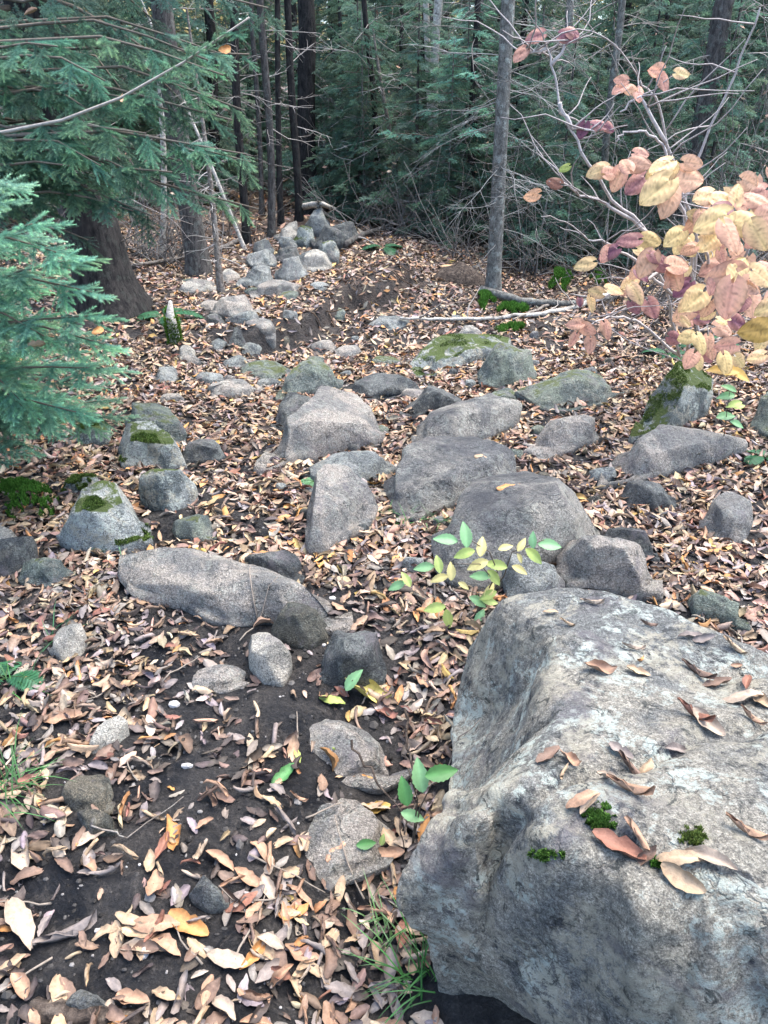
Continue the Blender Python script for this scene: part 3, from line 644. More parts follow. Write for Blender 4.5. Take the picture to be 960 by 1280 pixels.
# leaves one can point to: px, py, length in px, yaw deg, shape, colour, label
ROLL, CUP, FLAT, FOLD, TW = 3, 1, 0, 5, 6
SL = [
 (310,0,0,0,0,'tan','')]
SL = [
 (742,756,32,-10,ROLL,'pale','rolled pale leaf on the far edge of the huge boulder'),
 (710,782,24,-35,ROLL,'tan','small rolled tan leaf near the left shoulder of the huge boulder'),
 (688,767,18,0,FLAT,'tan','tiny flat tan leaf nearest the far left corner of the huge boulder'),
 (810,783,24,5,ROLL,'brown','thin brown stalk-like leaf alone on the back of the huge boulder'),
 (792,813,30,0,ROLL,'pale','pale rolled leaf just above the leaf trio on the huge boulder'),
 (748,838,42,-15,TW,'peach','ragged peach leaf left of the leaf trio on the huge boulder'),
 (800,828,22,60,ROLL,'orange','small orange curled leaf of the trio on the huge boulder'),
 (797,842,28,-10,CUP,'tan','tan folded leaf at the bottom of the trio on the huge boulder'),
 (865,798,30,-5,FOLD,'grey','grey-green folded leaf towards the back of the huge boulder'),
 (880,800,24,-5,CUP,'grey','grey-brown leaf touching the folded one at the back of the huge boulder'),
 (918,812,34,-50,ROLL,'tan','slanted rolled tan leaf near the back right of the huge boulder'),
 (920,833,12,0,CUP,'peach','tiny peach leaf scrap in the damp hollow of the huge boulder'),
 (872,845,46,-38,ROLL,'brown','long brown rolled leaf leading into the hollow of the huge boulder'),
 (897,857,32,0,CUP,'brown','brown leaf in the damp hollow of the huge boulder'),
 (935,855,30,60,FOLD,'russet','russet folded leaf in the damp hollow of the huge boulder'),
 (928,878,46,0,FLAT,'pale','large flat pale leaf in the hollow of the huge boulder'),
 (955,880,34,-80,CUP,'tan','tan leaf beside the large flat pale leaf at the right edge'),
 (938,900,34,-30,ROLL,'peach','peach rolled leaf just below the large flat pale leaf'),
 (868,898,54,-50,ROLL,'russet','large russet rolled leaf in the middle right of the huge boulder'),
 (884,905,40,-50,CUP,'pale','pale leaf lying against the large russet rolled leaf'),
 (845,940,34,5,FOLD,'grey','small arched leaf on the middle of the huge boulder'),
 (686,947,36,35,CUP,'brown','brown arched leaf of the ring-shaped cluster on the huge boulder'),
 (712,952,36,-60,TW,'peach','peach curled leaf of the ring-shaped cluster on the huge boulder'),
 (703,968,28,75,ROLL,'tan','tan stub leaf at the bottom of the ring-shaped cluster on the huge boulder'),
 (775,942,34,-60,CUP,'grey','grey curled leaf at the top of the central cluster on the huge boulder'),
 (787,963,48,-38,ROLL,'brown','brown rolled leaf in the central cluster on the huge boulder'),
 (805,960,28,60,FLAT,'tan','tan pointed leaf right of the central cluster on the huge boulder'),
 (757,972,28,-65,CUP,'pale','pale curled end leaf of the central cluster on the huge boulder'),
 (790,992,62,-28,ROLL,'peach','longest rolled peach leaf of the central cluster on the huge boulder'),
 (728,1003,40,20,FLAT,'peach','peach leaf lying over the top of the moss on the huge boulder'),
 (738,1007,34,40,FOLD,'pale','pale folded leaf beside the top of the moss on the huge boulder'),
 (772,1062,58,-35,CUP,'russet','large russet crumpled leaf under the moss on the huge boulder'),
 (800,1050,50,-60,ROLL,'peach','peach rolled leaf across the crumpled russet one on the huge boulder'),
 (808,1072,34,40,TW,'brown','brown curl at the right end of the crumpled leaf group on the huge boulder'),
 (850,1078,48,-5,FLAT,'tan','broad tan leaf below the small moss tuft on the huge boulder'),
 (888,1078,50,-30,FOLD,'pale','pale folded leaf right of the broad tan leaf on the huge boulder'),
 (853,1100,46,-40,CUP,'tan','yellow-brown leaf hanging below the broad tan leaf on the huge boulder'),
 (932,1043,50,-28,ROLL,'peach','peach rolled leaf near the right edge of the huge boulder'),
 (640,607,38,10,CUP,'orange','curled orange-brown leaf on top of the large flat block'),
 (690,622,20,0,FLAT,'pale','small pale leaf on the dark top of the flat block'),
 (606,572,26,0,CUP,'tan','tan leaf resting on the rounded front-facing rock'),
 (575,498,20,30,FLAT,'orange','orange leaf lying between the dark rocks'),
 (216,1048,52,-70,TW,'orange','bright orange leaf on the mud in the left foreground'),
 (25,1158,62,-40,FLAT,'pale','large pale tan leaf at the left edge of the foreground'),
 (32,1070,44,-60,CUP,'pale','pale curled leaf on the dark mud near the left edge'),
 (195,1158,50,10,FLAT,'peach','flat pinkish leaf with straight edges on the foreground mud'),
 (285,1202,46,0,FLAT,'pale','pale rounded leaf at the bottom centre left of the picture'),
 (235,1158,48,-20,CUP,'orange','orange-brown ragged leaf right of the flat pinkish leaf'),
 (180,1190,48,0,FOLD,'pale','pale yellow folded leaf under the flat pinkish leaf'),
 (90,1172,70,35,ROLL,'grey','long grey rolled leaf in the bottom left'),
 (470,1013,34,20,CUP,'gold','yellow-orange leaf beside the twig left of the huge boulder'),
 (460,972,34,0,CUP,'orange','orange curled leaf above the yellow-orange one'),
 (423,1062,36,45,CUP,'peach','peach leaf on the buried slab nearest the camera'),
 (455,866,66,-15,TW,'yellow','large yellow-green leaf lying below the dark charcoal block'),
 (440,852,30,45,CUP,'green','green leaf tip next to the large yellow-green leaf'),
 (415,878,32,0,FLAT,'lime','lime leaf left of the large yellow-green leaf'),
 (355,970,34,50,CUP,'green','green leaf on the foreground soil left of the buried slab'),
 (408,939,22,0,FLAT,'lime','small lime leaf on the buried grey slab'),
 (372,946,20,-60,FLAT,'lime','little lime leaf touching the green leaf'),
 (80,900,44,0,CUP,'peach','broad peach leaf at the left by the angular pale stone'),
 (560,712,0,0,0,'tan',''),
]
for (px, py, L, yaw, sh, cn, lab) in SL:
    if not lab: continue
    l, n, rid = hit(px, py); size = L/F*(l-CAM).length*1.05
    put_leaf(l, n+Vector((random.gauss(0, .06), random.gauss(0, .06), 0)), size, R(-yaw if False else yaw), sh, cn, lab)
# leaf drifts caught on rocks etc. are part of the litter; pebbles and bark crumbs of the mud
PB = MB()
ico = np.array([(0,0,1),(.9,0,.4),(.28,.85,.4),(-.72,.53,.4),(-.72,-.53,.4),(.28,-.85,.4),(.72,.53,-.4),(-.28,.85,-.4),(-.9,0,-.4),(-.28,-.85,-.4),(.72,-.53,-.4),(0,0,-1)])
it = [(0,1,2),(0,2,3),(0,3,4),(0,4,5),(0,5,1),(1,6,2),(2,7,3),(3,8,4),(4,9,5),(5,10,1),(6,7,2),(7,8,3),(8,9,4),(9,10,5),(10,6,1),(11,7,6),(11,8,7),(11,9,8),(11,10,9),(11,6,10)]
for _ in range(13000):
    x = rg.uniform(-1.8, 1.4); y = rg.uniform(.35, 4.5)**1.0; l, n, rid = drop(x, y)
    if rid: continue
    s = rg.uniform(.0015, .007)*(1+1.3*(rg.random() < .12)); c = rg.choice([.025, .05, .09, .18, .4], p=[.38, .34, .2, .065, .015])
    PB.add(ico*s*rg.uniform(.5, 1.3, 3)+np.array(l), tris=it, col=(c, c*.95, c*.9))
tag(PB.build('soil_crumbs', M['twig'], smooth=False), 'crumbs of soil and grit on the bare muddy tread', 'soil crumbs', kind='stuff')
# ------------------------------------------------------------------ sticks
def stick(px_pts, rad_px, mat, label, name='fallen_branch', twigs=0, lift=0.01, sides=7, cat='branch'):
    pts = []
    for (px, py) in px_pts:
        l, n, r = hit(px, py); pts.append(l+Vector((0, 0, lift)))
    P = []
    for a, b in zip(pts[:-1], pts[1:]):
        for k in range(5): P.append(a.lerp(b, k/5)+Vector((random.gauss(0, .004), random.gauss(0, .004), random.gauss(0, .003))))
    P.append(pts[-1]); sl = (pts[0]-CAM).length; r0 = rad_px/F*sl
    mb = MB(); tube(mb, P, np.linspace(r0, r0*.45, len(P)), sides)
    o = mb.build(name, M[mat], None, tuple(pts[0])); tag(o, label, cat)
    if twigs:
        for _ in range(twigs):
            tb = MB(); i = random.randrange(2, len(P)-1); d = Vector((random.gauss(0, 1), random.gauss(0, 1), random.uniform(0, 1.2)))
            tube(tb, wander(P[i], d, random.uniform(.1, .35), 5, .2), np.linspace(r0*.35, r0*.1, 6), 4, (.3, .27, .24))
            t = tb.build('twig', M['twig'], o, None); t.data.transform(Matrix.Translation(-Vector(pts[0])))
    return o
stick([(760, 372), (720, 388), (680, 396), (620, 402), (560, 404), (500, 402)], 3.0, 'birch', 'long pale bare branch lying across the ground beneath the grey fir', twigs=5, lift=.03)
stick([(600, 368), (650, 382), (700, 386), (765, 378)], 5.5, 'bark_grey', 'thick mossy grey log lying behind the long pale branch', name='fallen_log', twigs=2, lift=.04, cat='log')
stick([(40, 1262), (120, 1262), (190, 1272), (250, 1290)], 13, 'wood_dark', 'half-buried dark rotten log at the bottom left edge', name='rotten_log', lift=-.012, cat='log')
stick([(300, 305), (260, 322), (200, 332), (165, 337)], 3, 'deadwood', 'bare grey branch lying left of the stone heap', twigs=7, lift=.04)
stick([(375, 272), (400, 268), (425, 275)], 4, 'birch', 'short white birch log behind the top of the stone heap', name='birch_log', lift=.12, cat='log')
stick([(505, 905), (512, 960), (520, 1000), (505, 1060)], 1.8, 'wood_dark', 'thin dark twig standing by the left face of the huge boulder', name='twig', lift=.05, cat='twig')
stick([(437, 940), (468, 985), (500, 1030), (505, 1075)], 1.6, 'wood_dark', 'bent dark twig left of the huge boulder', name='twig', lift=.04, cat='twig')
stick([(430, 312), (455, 298), (480, 290), (540, 300)], 4, 'bark_brown', 'mossy log right of the stone heap', name='fallen_log', twigs=3, lift=.05, cat='log')
stick([(690, 384), (660, 396), (640, 404)], 2, 'deadwood', 'short grey stick touching the long pale branch', lift=.03)
stick([(560, 738), (575, 752), (590, 762)], 1.5, 'deadwood', 'small stick in the leaf pocket beneath the yellow-green seedling', name='twig', lift=.012, cat='twig')
stick([(120, 1078-40), (160, 1090-40), (230, 1000)], 1.1, 'deadwood', 'pale thin straw across the muddy stones in the left foreground', name='straw', lift=.012, cat='straw')
rs = random.Random(9)
for k in range(60):
    px = rs.uniform(60, 900); py = rs.uniform(400, 1240); l, n, rid = hit(px, py)
    if rid: continue
    a = rs.uniform(0, 6.28); L = rs.uniform(.06, .22)
    mb = MB(); P = wander(l+Vector((0, 0, .012)), (math.cos(a), math.sin(a), 0), L, 5, .12, rng=rs)
    for q in P: q.z = drop(q.x, q.y)[0].z+.012
    tube(mb, P, np.linspace(.0028, .0012, 6), 5, (.2, .17, .14))
    o = mb.build('twig', M['twig'], None, tuple(l)); tag(o, 'thin dry twig lying in the leaf litter', 'twig', 'thin twigs in the leaf litter')
# ------------------------------------------------------------------ conifer foliage
def shoot(L, n, nl, nw, rng, col, tip):
    t = np.sort(rng.uniform(0, 1, n)); ph = np.arange(n)*2.4+rng.uniform(0, 6); el = np.where(t > .9, .45, rng.uniform(.75, 1.15, n))
    ax = np.stack([t*L, 0*t, 0*t], 1)
    side = np.stack([0*t, np.cos(ph), np.sin(ph)*.75+.15], 1); side /= np.linalg.norm(side, axis=1, keepdims=True)
    d = np.cos(el)[:, None]*np.array([[1, 0, 0]])+np.sin(el)[:, None]*side
    ln = nl*(1-.35*t)*rng.uniform(.8, 1.15, n)
    w = np.cross(d, rng.normal(0, 1, (n, 3))); w /= np.linalg.norm(w, axis=1, keepdims=True)
    V = np.stack([ax-w*nw/2, ax+w*nw/2, ax+d*ln[:, None]], 1).reshape(-1, 3)
    f = np.arange(3*n).reshape(-1, 3); cc = np.array(col)[None]*(1-t[:, None]**2)+np.array(tip)[None]*t[:, None]**2
    cc = cc*rng.uniform(.75, 1.25, (n, 1)); C = np.repeat(cc, 3, 0); C[2::3] *= 1.15
    return V, f, C
def rotz(a): c, s = math.cos(a), math.sin(a); return np.array([[c, -s, 0], [s, c, 0], [0, 0, 1]])
def roty(a): c, s = math.cos(a), math.sin(a); return np.array([[c, 0, s], [0, 1, 0], [-s, 0, c]])
def rotx(a): c, s = math.cos(a), math.sin(a); return np.array([[1, 0, 0], [0, c, -s], [0, s, c]])
def spray(rng, nside=12, per=40, nl=.035, nw=.003, col=(.03, .075, .05), tip=(.06, .13, .07), wood=(.10, .075, .055), tert=.3):
    return spray_(rng, nside, per, nl, nw, col, tip, wood, tert)
def spray_(rng, nside=12, per=40, nl=.035, nw=.003, col=(.03, .075, .05), tip=(.06, .13, .07), wood=(.10, .075, .055), tert=.3):
    """flat spray of needled shoots, unit length along +x"""
    Vs, Fs, Cs = [], [], []; k = 0
    def add(V, f, C):
        nonlocal k
        Vs.append(V); Fs.append(f+k); Cs.append(C); k += len(V)
    def shoot_at(p, M3, L):
        V, f, C = shoot(L, max(6, int(per*L/.3)), nl, nw, rng, col, tip)
        add(V@M3.T+p, f, C)
        a = np.array([[0, 0, 0], [L, .0, 0]]); r = .0035
        W = np.array([[0, -r, 0], [0, r, 0], [L, 0, 0], [0, 0, -r], [0, 0, r], [L, 0, .001]])@M3.T+p
        add(W, np.array([[0, 1, 2], [3, 4, 5]]), np.tile(np.array(wood), (6, 1)))
    shoot_at(np.zeros(3), roty(.06), 1.0)
    for i in range(nside):
        t = .06+.86*i/nside; sgn = 1 if i % 2 else -1
        L = (1-t)*.48*rng.uniform(.7, 1.15)+.09; p = np.array([t, 0, -.06*t])
        M3 = rotz(sgn*rng.uniform(.5, .95))@roty(rng.uniform(-.35, .5))@rotx(rng.uniform(-.3, .3)); shoot_at(p, M3, L)
        if L > tert:
            for s2 in (.35, .6, .8):
                q = p+M3@np.array([s2*L, 0, 0]); M4 = M3@rotz(rng.choice([-1, 1])*rng.uniform(.5, .8)); shoot_at(q, M4, L*.35*(1.2-s2*.6))
    return np.concatenate(Vs), np.concatenate(Fs), np.concatenate(Cs)
fr = np.random.default_rng(21)
SP_NEAR = [spray(fr, 10, 150, .075, .0062, (.07, .165, .12), (.20, .36, .22), tert=.55) for _ in range(5)]
SP_MIDF = [spray(fr, 12, 66, .055, .009, (.075, .165, .125), (.15, .26, .175)) for _ in range(5)]
SP_FAR = [spray(fr, 9, 30, .09, .022, (.13, .225, .165), (.20, .31, .215)) for _ in range(4)]
SP_PALE = [spray(fr, 9, 30, .09, .022, (.09, .17, .125), (.14, .23, .15)) for _ in range(3)]
def place_spray(mb, T, p, d, roll, s, tint, rng):
    V, f, C = T[rng.integers(len(T))]
    d = np.array(d, float); d /= np.linalg.norm(d)+1e-9; up = np.array([0, 0, 1.])
    y = np.cross(up, d); y /= np.linalg.norm(y)+1e-9; z = np.cross(d, y)
    M3 = np.stack([d, y, z], 1)@rotx(roll)
    mb.add((V*s)@M3.T+np.array(p), tris=f, col=C*tint*np.array([rng.uniform(.85, 1.2), 1, rng.uniform(.88, 1.15)]))
def bough(mbf, mbw, pts, T, size, rng, tint=1, rw=.012, start=.15, step=.10, droop=.25, hang=0, wood=(.11, .09, .07)):
    """a needled branch along pts: wood + sprays on both sides"""
    P = [Vector(p) for p in pts]; L = [0]
    for a, b in zip(P[:-1], P[1:]): L.append(L[-1]+(b-a).length)
    def pos(t):
        for i in range(len(P)-1):
            if t <= L[i+1] or i == len(P)-2:
                u = (t-L[i])/(L[i+1]-L[i]+1e-9); return P[i].lerp(P[i+1], u), (P[i+1]-P[i]).normalized()
    tot = L[-1]; fine = [pos(tot*k/8)[0] for k in range(9)]
    tube(mbw, fine, np.linspace(rw, rw*.25, 9), 5, wood)
    t = start*tot; side = 1
    while t < tot:
        p, d = pos(t); u = t/tot; s = size*(1.15-.6*u)*rng.uniform(.8, 1.2)
        yaw = side*rng.uniform(.65, 1.1); dd = Matrix.Rotation(yaw, 3, 'Z')@d; dd.z -= droop*rng.uniform(.3, 1.3)+hang
        place_spray(mbf, T, p, dd, rng.uniform(-.35, .35), s, tint*rng.uniform(.75, 1.2), rng); side = -side; t += step*rng.uniform(.7, 1.3)
    p, d = pos(tot); place_spray(mbf, T, fine[-2], d, 0, size*.8, tint*1.1, rng)
def crown(T, z0, z1, rmax, rng, nb, size, step, tint=1, droop=.12, up=.15, rtop=.15, sdroop=.25, hang=0, rw=.012, az=None, taper=1.0):
    f = MB(); w = MB(); ga = rng.uniform(0, 6)
    for k in range(nb):
        u = (k+rng.uniform(0, .8))/nb; z = z0+(z1-z0)*u; L = (rmax*(1-u*taper)+rtop)*rng.uniform(.7, 1.15)
        a = ga+k*2.4+rng.normal(0, .2) if az is None else rng.uniform(*az)
        d = Vector((math.cos(a), math.sin(a), up)); pts = wander((0, 0, z), d, L, 5, .05, droop, random)
        bough(f, w, pts, T, size*(.6+.4*(1-u)), rng, tint*rng.uniform(.8, 1.15), rw*(.5+L*.5), .12, step, sdroop, hang)
    return f, w
def dead_branches(mb, z0, z1, n, L0, rng, col=(.30, .28, .26), r=.006, sub=5, az=None, up=(-.5, .35)):
    for k in range(n):
        z = rng.uniform(z0, z1); a = rng.uniform(0, 6.28) if az is None else rng.uniform(*az); L = L0*rng.uniform(.35, 1.1)
        P = wander((0, 0, z), (math.cos(a), math.sin(a), rng.uniform(*up)), L, 7, .10, .02, rng)
        c = jit(col, .45, 1.15)
        tube(mb, P, np.linspace(r, r*.3, len(P)), 4, c)
        for s in range(sub):
            i = rng.randrange(2, 7); d = (P[i]-P[i-1]).normalized(); d = Matrix.Rotation(rng.choice([-1, 1])*rng.uniform(.5, 1.1), 3, 'Z')@d; d.z += rng.uniform(-.3, .3)
            Q = wander(P[i], d, L*rng.uniform(.2, .5), 5, .15, .02, rng); tube(mb, Q, np.linspace(r*.5, r*.2, 6), 3, c)
            if sub > 5:
                d2 = Matrix.Rotation(rng.choice([-1, 1])*.7, 3, 'Z')@d; tube(mb, wander(Q[3], d2, L*.18, 4, .2, .02, rng), np.linspace(r*.3, r*.15, 5), 3, c)
def trunk(mb, h, r, lean=(0, 0), flare=1.5, sides=14, seed=0, bend=.03, base=.0, roots=0):
    n = 26; zs = np.concatenate([np.linspace(-.25, .5, 9), np.linspace(.7, h, n-9)]); V = []
    for z in zs:
        t = max(0, z)/h; rr = r*(1-.75*t)*(1+(flare-1)*math.exp(-max(0, z)/(.9*r+.06)))
        cx = lean[0]*z+bend*h*.3*noise.noise(Vector((z*.6, seed, 0))); cy = lean[1]*z+bend*h*.3*noise.noise(Vector((z*.6, seed, 5)))
        for k in range(sides):
            a = 2*math.pi*k/sides; q = rr*(1+.09*noise.noise(Vector((math.cos(a)*2, math.sin(a)*2, z*1.2+seed)))+roots*.5*max(0, math.sin(a*3+seed))**2*math.exp(-max(0, z)/.22))
            V.append((cx+q*math.cos(a), cy+q*math.sin(a), z))
    i = np.arange(len(zs)-1)[:, None]*sides; j = np.arange(sides)[None]; k = (j+1) % sides
    mb.add(V, quads=np.stack([i+j, i+k, i+sides+k, i+sides+j], -1).reshape(-1, 4))
def tree(loc, label, mat, h, r, name='conifer_tree', cat='tree', lean=(0, 0), flare=1.4, cr=None, dead=None, roots=0, bend=.03, group=None):
    o = empty(name, loc, label, cat, group); s = random.random()*50
    b = MB(); trunk(b, h, r, lean, flare, 20 if r > .1 else 12, s, bend, roots=roots); b.build('trunk', M[mat], o)
    def leanfix(mb):
        for v in mb.v: v[:, 0] += lean[0]*v[:, 2]; v[:, 1] += lean[1]*v[:, 2]
    if dead:
        d = MB(); dead_branches(d, rng=random, **dead); leanfix(d); d.build('dead_branches', M['twig'], o)
    if cr:
        f, w = cr; leanfix(f); leanfix(w); f.build('crown', M['needle'], o); w.build('branches', M['twig'], o)
    return o
def gpos(px, py): p = hit_ground(px, py); return p
def px_r(px, py, wpx): p = hit_ground(px, py); return wpx/2/F*(p-CAM).length
# --- near left: young spruce with bright needles
o = empty('young_spruce', (-1.75, 2.85, ground(-1.75, 2.85)), 'bright blue-green young spruce reaching in from the left edge', 'tree')
b = MB(); trunk(b, 2.0, .028, (.0, 0), 1.3, 10); b.build('trunk', M['bark_brown'], o)
f, w = crown(SP_NEAR, .30, 1.18, .50, fr, 70, .25, .075, 1.35, .05, .22, .22, .28, rw=.010)
O = Vector(o.location)
for (ax, ay, bx, by, z0) in [(-60, 430, 110, 395, .8), (-60, 480, 125, 460, .6), (-60, 500, 95, 515, .5), (-60, 380, 90, 325, .9), (-60, 460, 50, 525, .5), (-60, 330, 40, 280, 1.0), (-60, 400, 130, 430, .7), (-60, 380, 55, 420, .8), (-60, 440, 25, 500, .6), (-60, 300, 70, 315, 1.0), (-60, 260, 10, 230, 1.1), (-60, 350, 115, 365, .8)]:
    pts = [Vector((0, 0, z0)), at_y(ax, ay, 2.7)-O, at_y((ax+bx)/2, (ay+by)/2-12, 2.55)-O, at_y(bx, by, 2.45)-O]; bough(f, w, pts, SP_NEAR, .25, fr, 1.6, .009, .2, .07, .25, .05)
f.build('crown', M['needle'], o); w.build('branches', M['twig'], o)
# --- old spruce whose long boughs hang in from the upper left
o = empty('spruce_tree', (-2.9, 4.1, ground(-2.9, 4.1)), 'spruce with long hanging boughs sweeping in from the upper left', 'tree')
O = Vector(o.location); b = MB(); trunk(b, 7, .12, (0, 0), 1.5, 16); b.build('trunk', M['bark_brown'], o)
f, w = MB(), MB()
def bp(px0, z0, wps, T, size, tint, step=.1, hang=.1, rw=.014, wood=(.13, .11, .09)):
    pts = [Vector((0, 0, z0))]+[at_y(x, y, d)-O for x, y, d in wps]
    bough(f, w, pts, T, size, fr, tint, rw, .25, step, .3, hang, wood)
bp(0, 1.15, [(-20, 170, 3.7), (60, 155, 3.6), (120, 140, 3.5), (170, 112, 3.45), (210, 88, 3.4), (265, 60, 3.35), (312, 22, 3.3)], SP_NEAR, .26, .85, .12, .28, .014, (.34, .3, .26))
bp(0, 1.3, [(0, 190, 3.9), (90, 190, 3.7), (150, 210, 3.6), (215, 215, 3.5)], SP_NEAR, .30, .8, .10, .35)
bp(0, 1.2, [(0, 230, 4.0), (80, 220, 3.8), (130, 245, 3.7), (190, 270, 3.6)], SP_NEAR, .28, .7, .12, .45)
bp(0, 1.6, [(0, 120, 4.0), (100, 100, 3.9), (180, 120, 3.8), (250, 140, 3.7), (290, 150, 3.7)], SP_NEAR, .30, .75, .12, .3)
bp(0, 1.9, [(0, 40, 4.1), (100, 20, 4.0), (200, 50, 3.9), (260, 75, 3.9)], SP_MIDF, .32, .6, .11, .4)
bp(0, 2.0, [(20, 5, 4.2), (130, -30, 4.0), (210, -20, 3.9), (300, 0, 3.9), (335, 10, 3.9)], SP_MIDF, .30, .8, .11, .35)
bp(0, 1.5, [(0, 90, 4.3), (60, 60, 4.3), (120, 70, 4.3), (150, 110, 4.2)], SP_MIDF, .34, .5, .09, .5)
bp(0, 1.5, [(0, 150, 4.3), (60, 150, 4.3), (120, 170, 4.3), (150, 200, 4.2)], SP_MIDF, .34, .5, .09, .5)
for kk in range(26):
    ex = random.uniform(40, 325); ey = random.uniform(60, 270)*(1 if ex > 150 else .95); dd = random.uniform(3.5, 4.1); y0 = ey-random.uniform(-10, 50)
    bp(0, random.uniform(1.1, 1.9), [(-10, y0, dd+.3), (ex*.5, y0-8, dd+.1), (ex*.8, (y0+ey)/2, dd), (ex, ey, dd)], SP_NEAR, .27, random.uniform(.9, 1.5), .11, .3)
bp(0, .95, [(0, 300, 4.1), (60, 280, 4.0), (110, 300, 4.0)], SP_MIDF, .30, .6, .10, .4)
f.build('crown', M['needle'], o); w.build('branches', M['twig'], o)
# --- large dark trunk on the left, with dark drooping foliage
p = gpos(132, 388)
cr = crown(SP_MIDF, 1.75, 5.5, 1.4, fr, 44, .36, .15, .62, .10, .0, .3, .5, .35, rw=.016)
tree(p, 'massive dark rough-barked spruce trunk behind the young spruce', 'bark_dark', 10, px_r(132, 388, 54), 'spruce_tree', lean=(-.07, 0), flare=1.7, roots=.8, cr=cr, dead=dict(z0=.4, z1=1.8, n=16, L0=1.0, col=(.22, .2, .19), r=.005))
p = gpos(95, 380); tree(p+Vector((-.15, .6, 0)), 'slimmer grey trunk left of the massive dark trunk', 'bark_brown', 8, .07, 'spruce_tree', lean=(-.10, 0), dead=dict(z0=.4, z1=2.2, n=12, L0=.8))
# --- middle distance trees
def mt(px, py, w, label, mat, h=9, topx=None, **kw):
    p = gpos(px, py)
    if topx is not None:                                  # lean so that the stem passes the seen height
        ty, tx = topx[1], topx[0]; q = at_y(tx, ty, p.y); kw['lean'] = ((q.x-p.x)/(q.z-p.z), kw.pop('ly', 0))
    return tree(p, label, mat, h, px_r(px, py, w), **kw)
mt(616, 368, 17, 'grey lichen-speckled fir with bare branches right of centre', 'bark_grey', name='fir_tree', topx=(636, 0), bend=.01, dead=dict(z0=.35, z1=3.0, n=60, L0=.85, sub=7, r=.004, col=(.26, .26, .25)))
mt(530, 280, 11, 'pale birch stem right of centre, the nearer of the two', 'birch', name='birch_tree', topx=(547, 60), bend=.04, dead=dict(z0=.9, z1=3, n=10, L0=.9))
mt(544, 277, 8, 'thinner pale birch stem close behind the first', 'birch', name='birch_tree', topx=(533, 20), bend=.04, dead=dict(z0=.9, z1=3, n=8, L0=.8))
mt(249, 343, 25, 'smooth brown trunk left of the stone heap', 'bark_brown', name='maple_tree', topx=(207, 60), bend=.02, dead=dict(z0=1.6, z1=3.6, n=12, L0=.9))
mt(277, 365, 8, 'thin dead sapling with short bare twigs in front of the stone heap', 'deadwood', h=2.1, name='dead_sapling', topx=(256, 190), bend=.06, dead=dict(z0=.25, z1=1.7, n=40, L0=.34, sub=3, r=.004, col=(.42, .4, .37)))
mt(309, 306, 10, 'slender dark trunk behind the stone heap, the leftmost', 'bark_dark', topx=(292, 60), name='fir_tree', dead=dict(z0=.6, z1=3, n=16, L0=.6))
mt(306, 312, 5, 'thin pale stem leaning left behind the dead sapling', 'birch', h=3, topx=(266, 215), name='birch_sapling', dead=dict(z0=.6, z1=3, n=8, L0=.4))
mt(340, 296, 9, 'slender dark trunk directly behind the stone heap', 'bark_brown', topx=(330, 60), name='fir_tree', dead=dict(z0=.6, z1=3.5, n=18, L0=.6))
mt(352, 281, 7, 'thin dark trunk right of the slender one behind the heap', 'bark_dark', topx=(345, 60), name='fir_tree', dead=dict(z0=.6, z1=3.5, n=14, L0=.6))
mt(373, 276, 9, 'dark trunk just left of the thick far trunk', 'bark_dark', topx=(361, 60), name='fir_tree', dead=dict(z0=.6, z1=3.5, n=14, L0=.6))
mt(388, 268, 22, 'thick dark far trunk above the stone heap', 'bark_dark', topx=(380, 60), name='spruce_tree', dead=dict(z0=.6, z1=3.5, n=14, L0=.8))
mt(326, 270, 6, 'thin far trunk among the dark trunks left of centre', 'bark_brown', topx=(318, 60), name='fir_tree', dead=dict(z0=.6, z1=3.5, n=10, L0=.5))
mt(204, 322, 7, 'thin whitish stem left of the smooth brown trunk', 'birch', h=6, topx=(201, 60), name='birch_tree', dead=dict(z0=.8, z1=2.5, n=6, L0=.5))
mt(500, 283, 8, 'bare dead sapling with crooked twigs at the centre back', 'deadwood', h=2.3, topx=(480, 130), name='dead_sapling', bend=.08, dead=dict(z0=.3, z1=2.0, n=26, L0=.75, sub=4, r=.006, col=(.40, .38, .36)))
mt(478, 280, 7, 'dark thin trunk left of the bare dead sapling', 'bark_dark', topx=(462, 60), name='fir_tree', dead=dict(z0=.6, z1=3, n=10, L0=.7))
mt(840, 330, 22, 'dark crooked trunk behind the colourful shrub', 'bark_brown', topx=(905, 60), name='maple_tree', bend=.06, dead=dict(z0=.6, z1=3.0, n=26, L0=1.1, sub=6))
mt(745, 318, 9, 'thin grey stem behind the left part of the shrub', 'bark_grey', topx=(765, 60), name='fir_tree', dead=dict(z0=.2, z1=2.6, n=30, L0=.9, sub=6))
mt(690, 300, 10, 'thin grey stem right of the grey fir', 'bark_grey', topx=(705, 40), name='fir_tree', dead=dict(z0=.2, z1=2.6, n=30, L0=1.0, sub=6))
mt(585, 300, 8, 'thin dark stem left of the grey fir', 'bark_dark', topx=(594, 40), name='fir_tree', dead=dict(z0=.2, z1=2.6, n=34, L0=.9, sub=6))
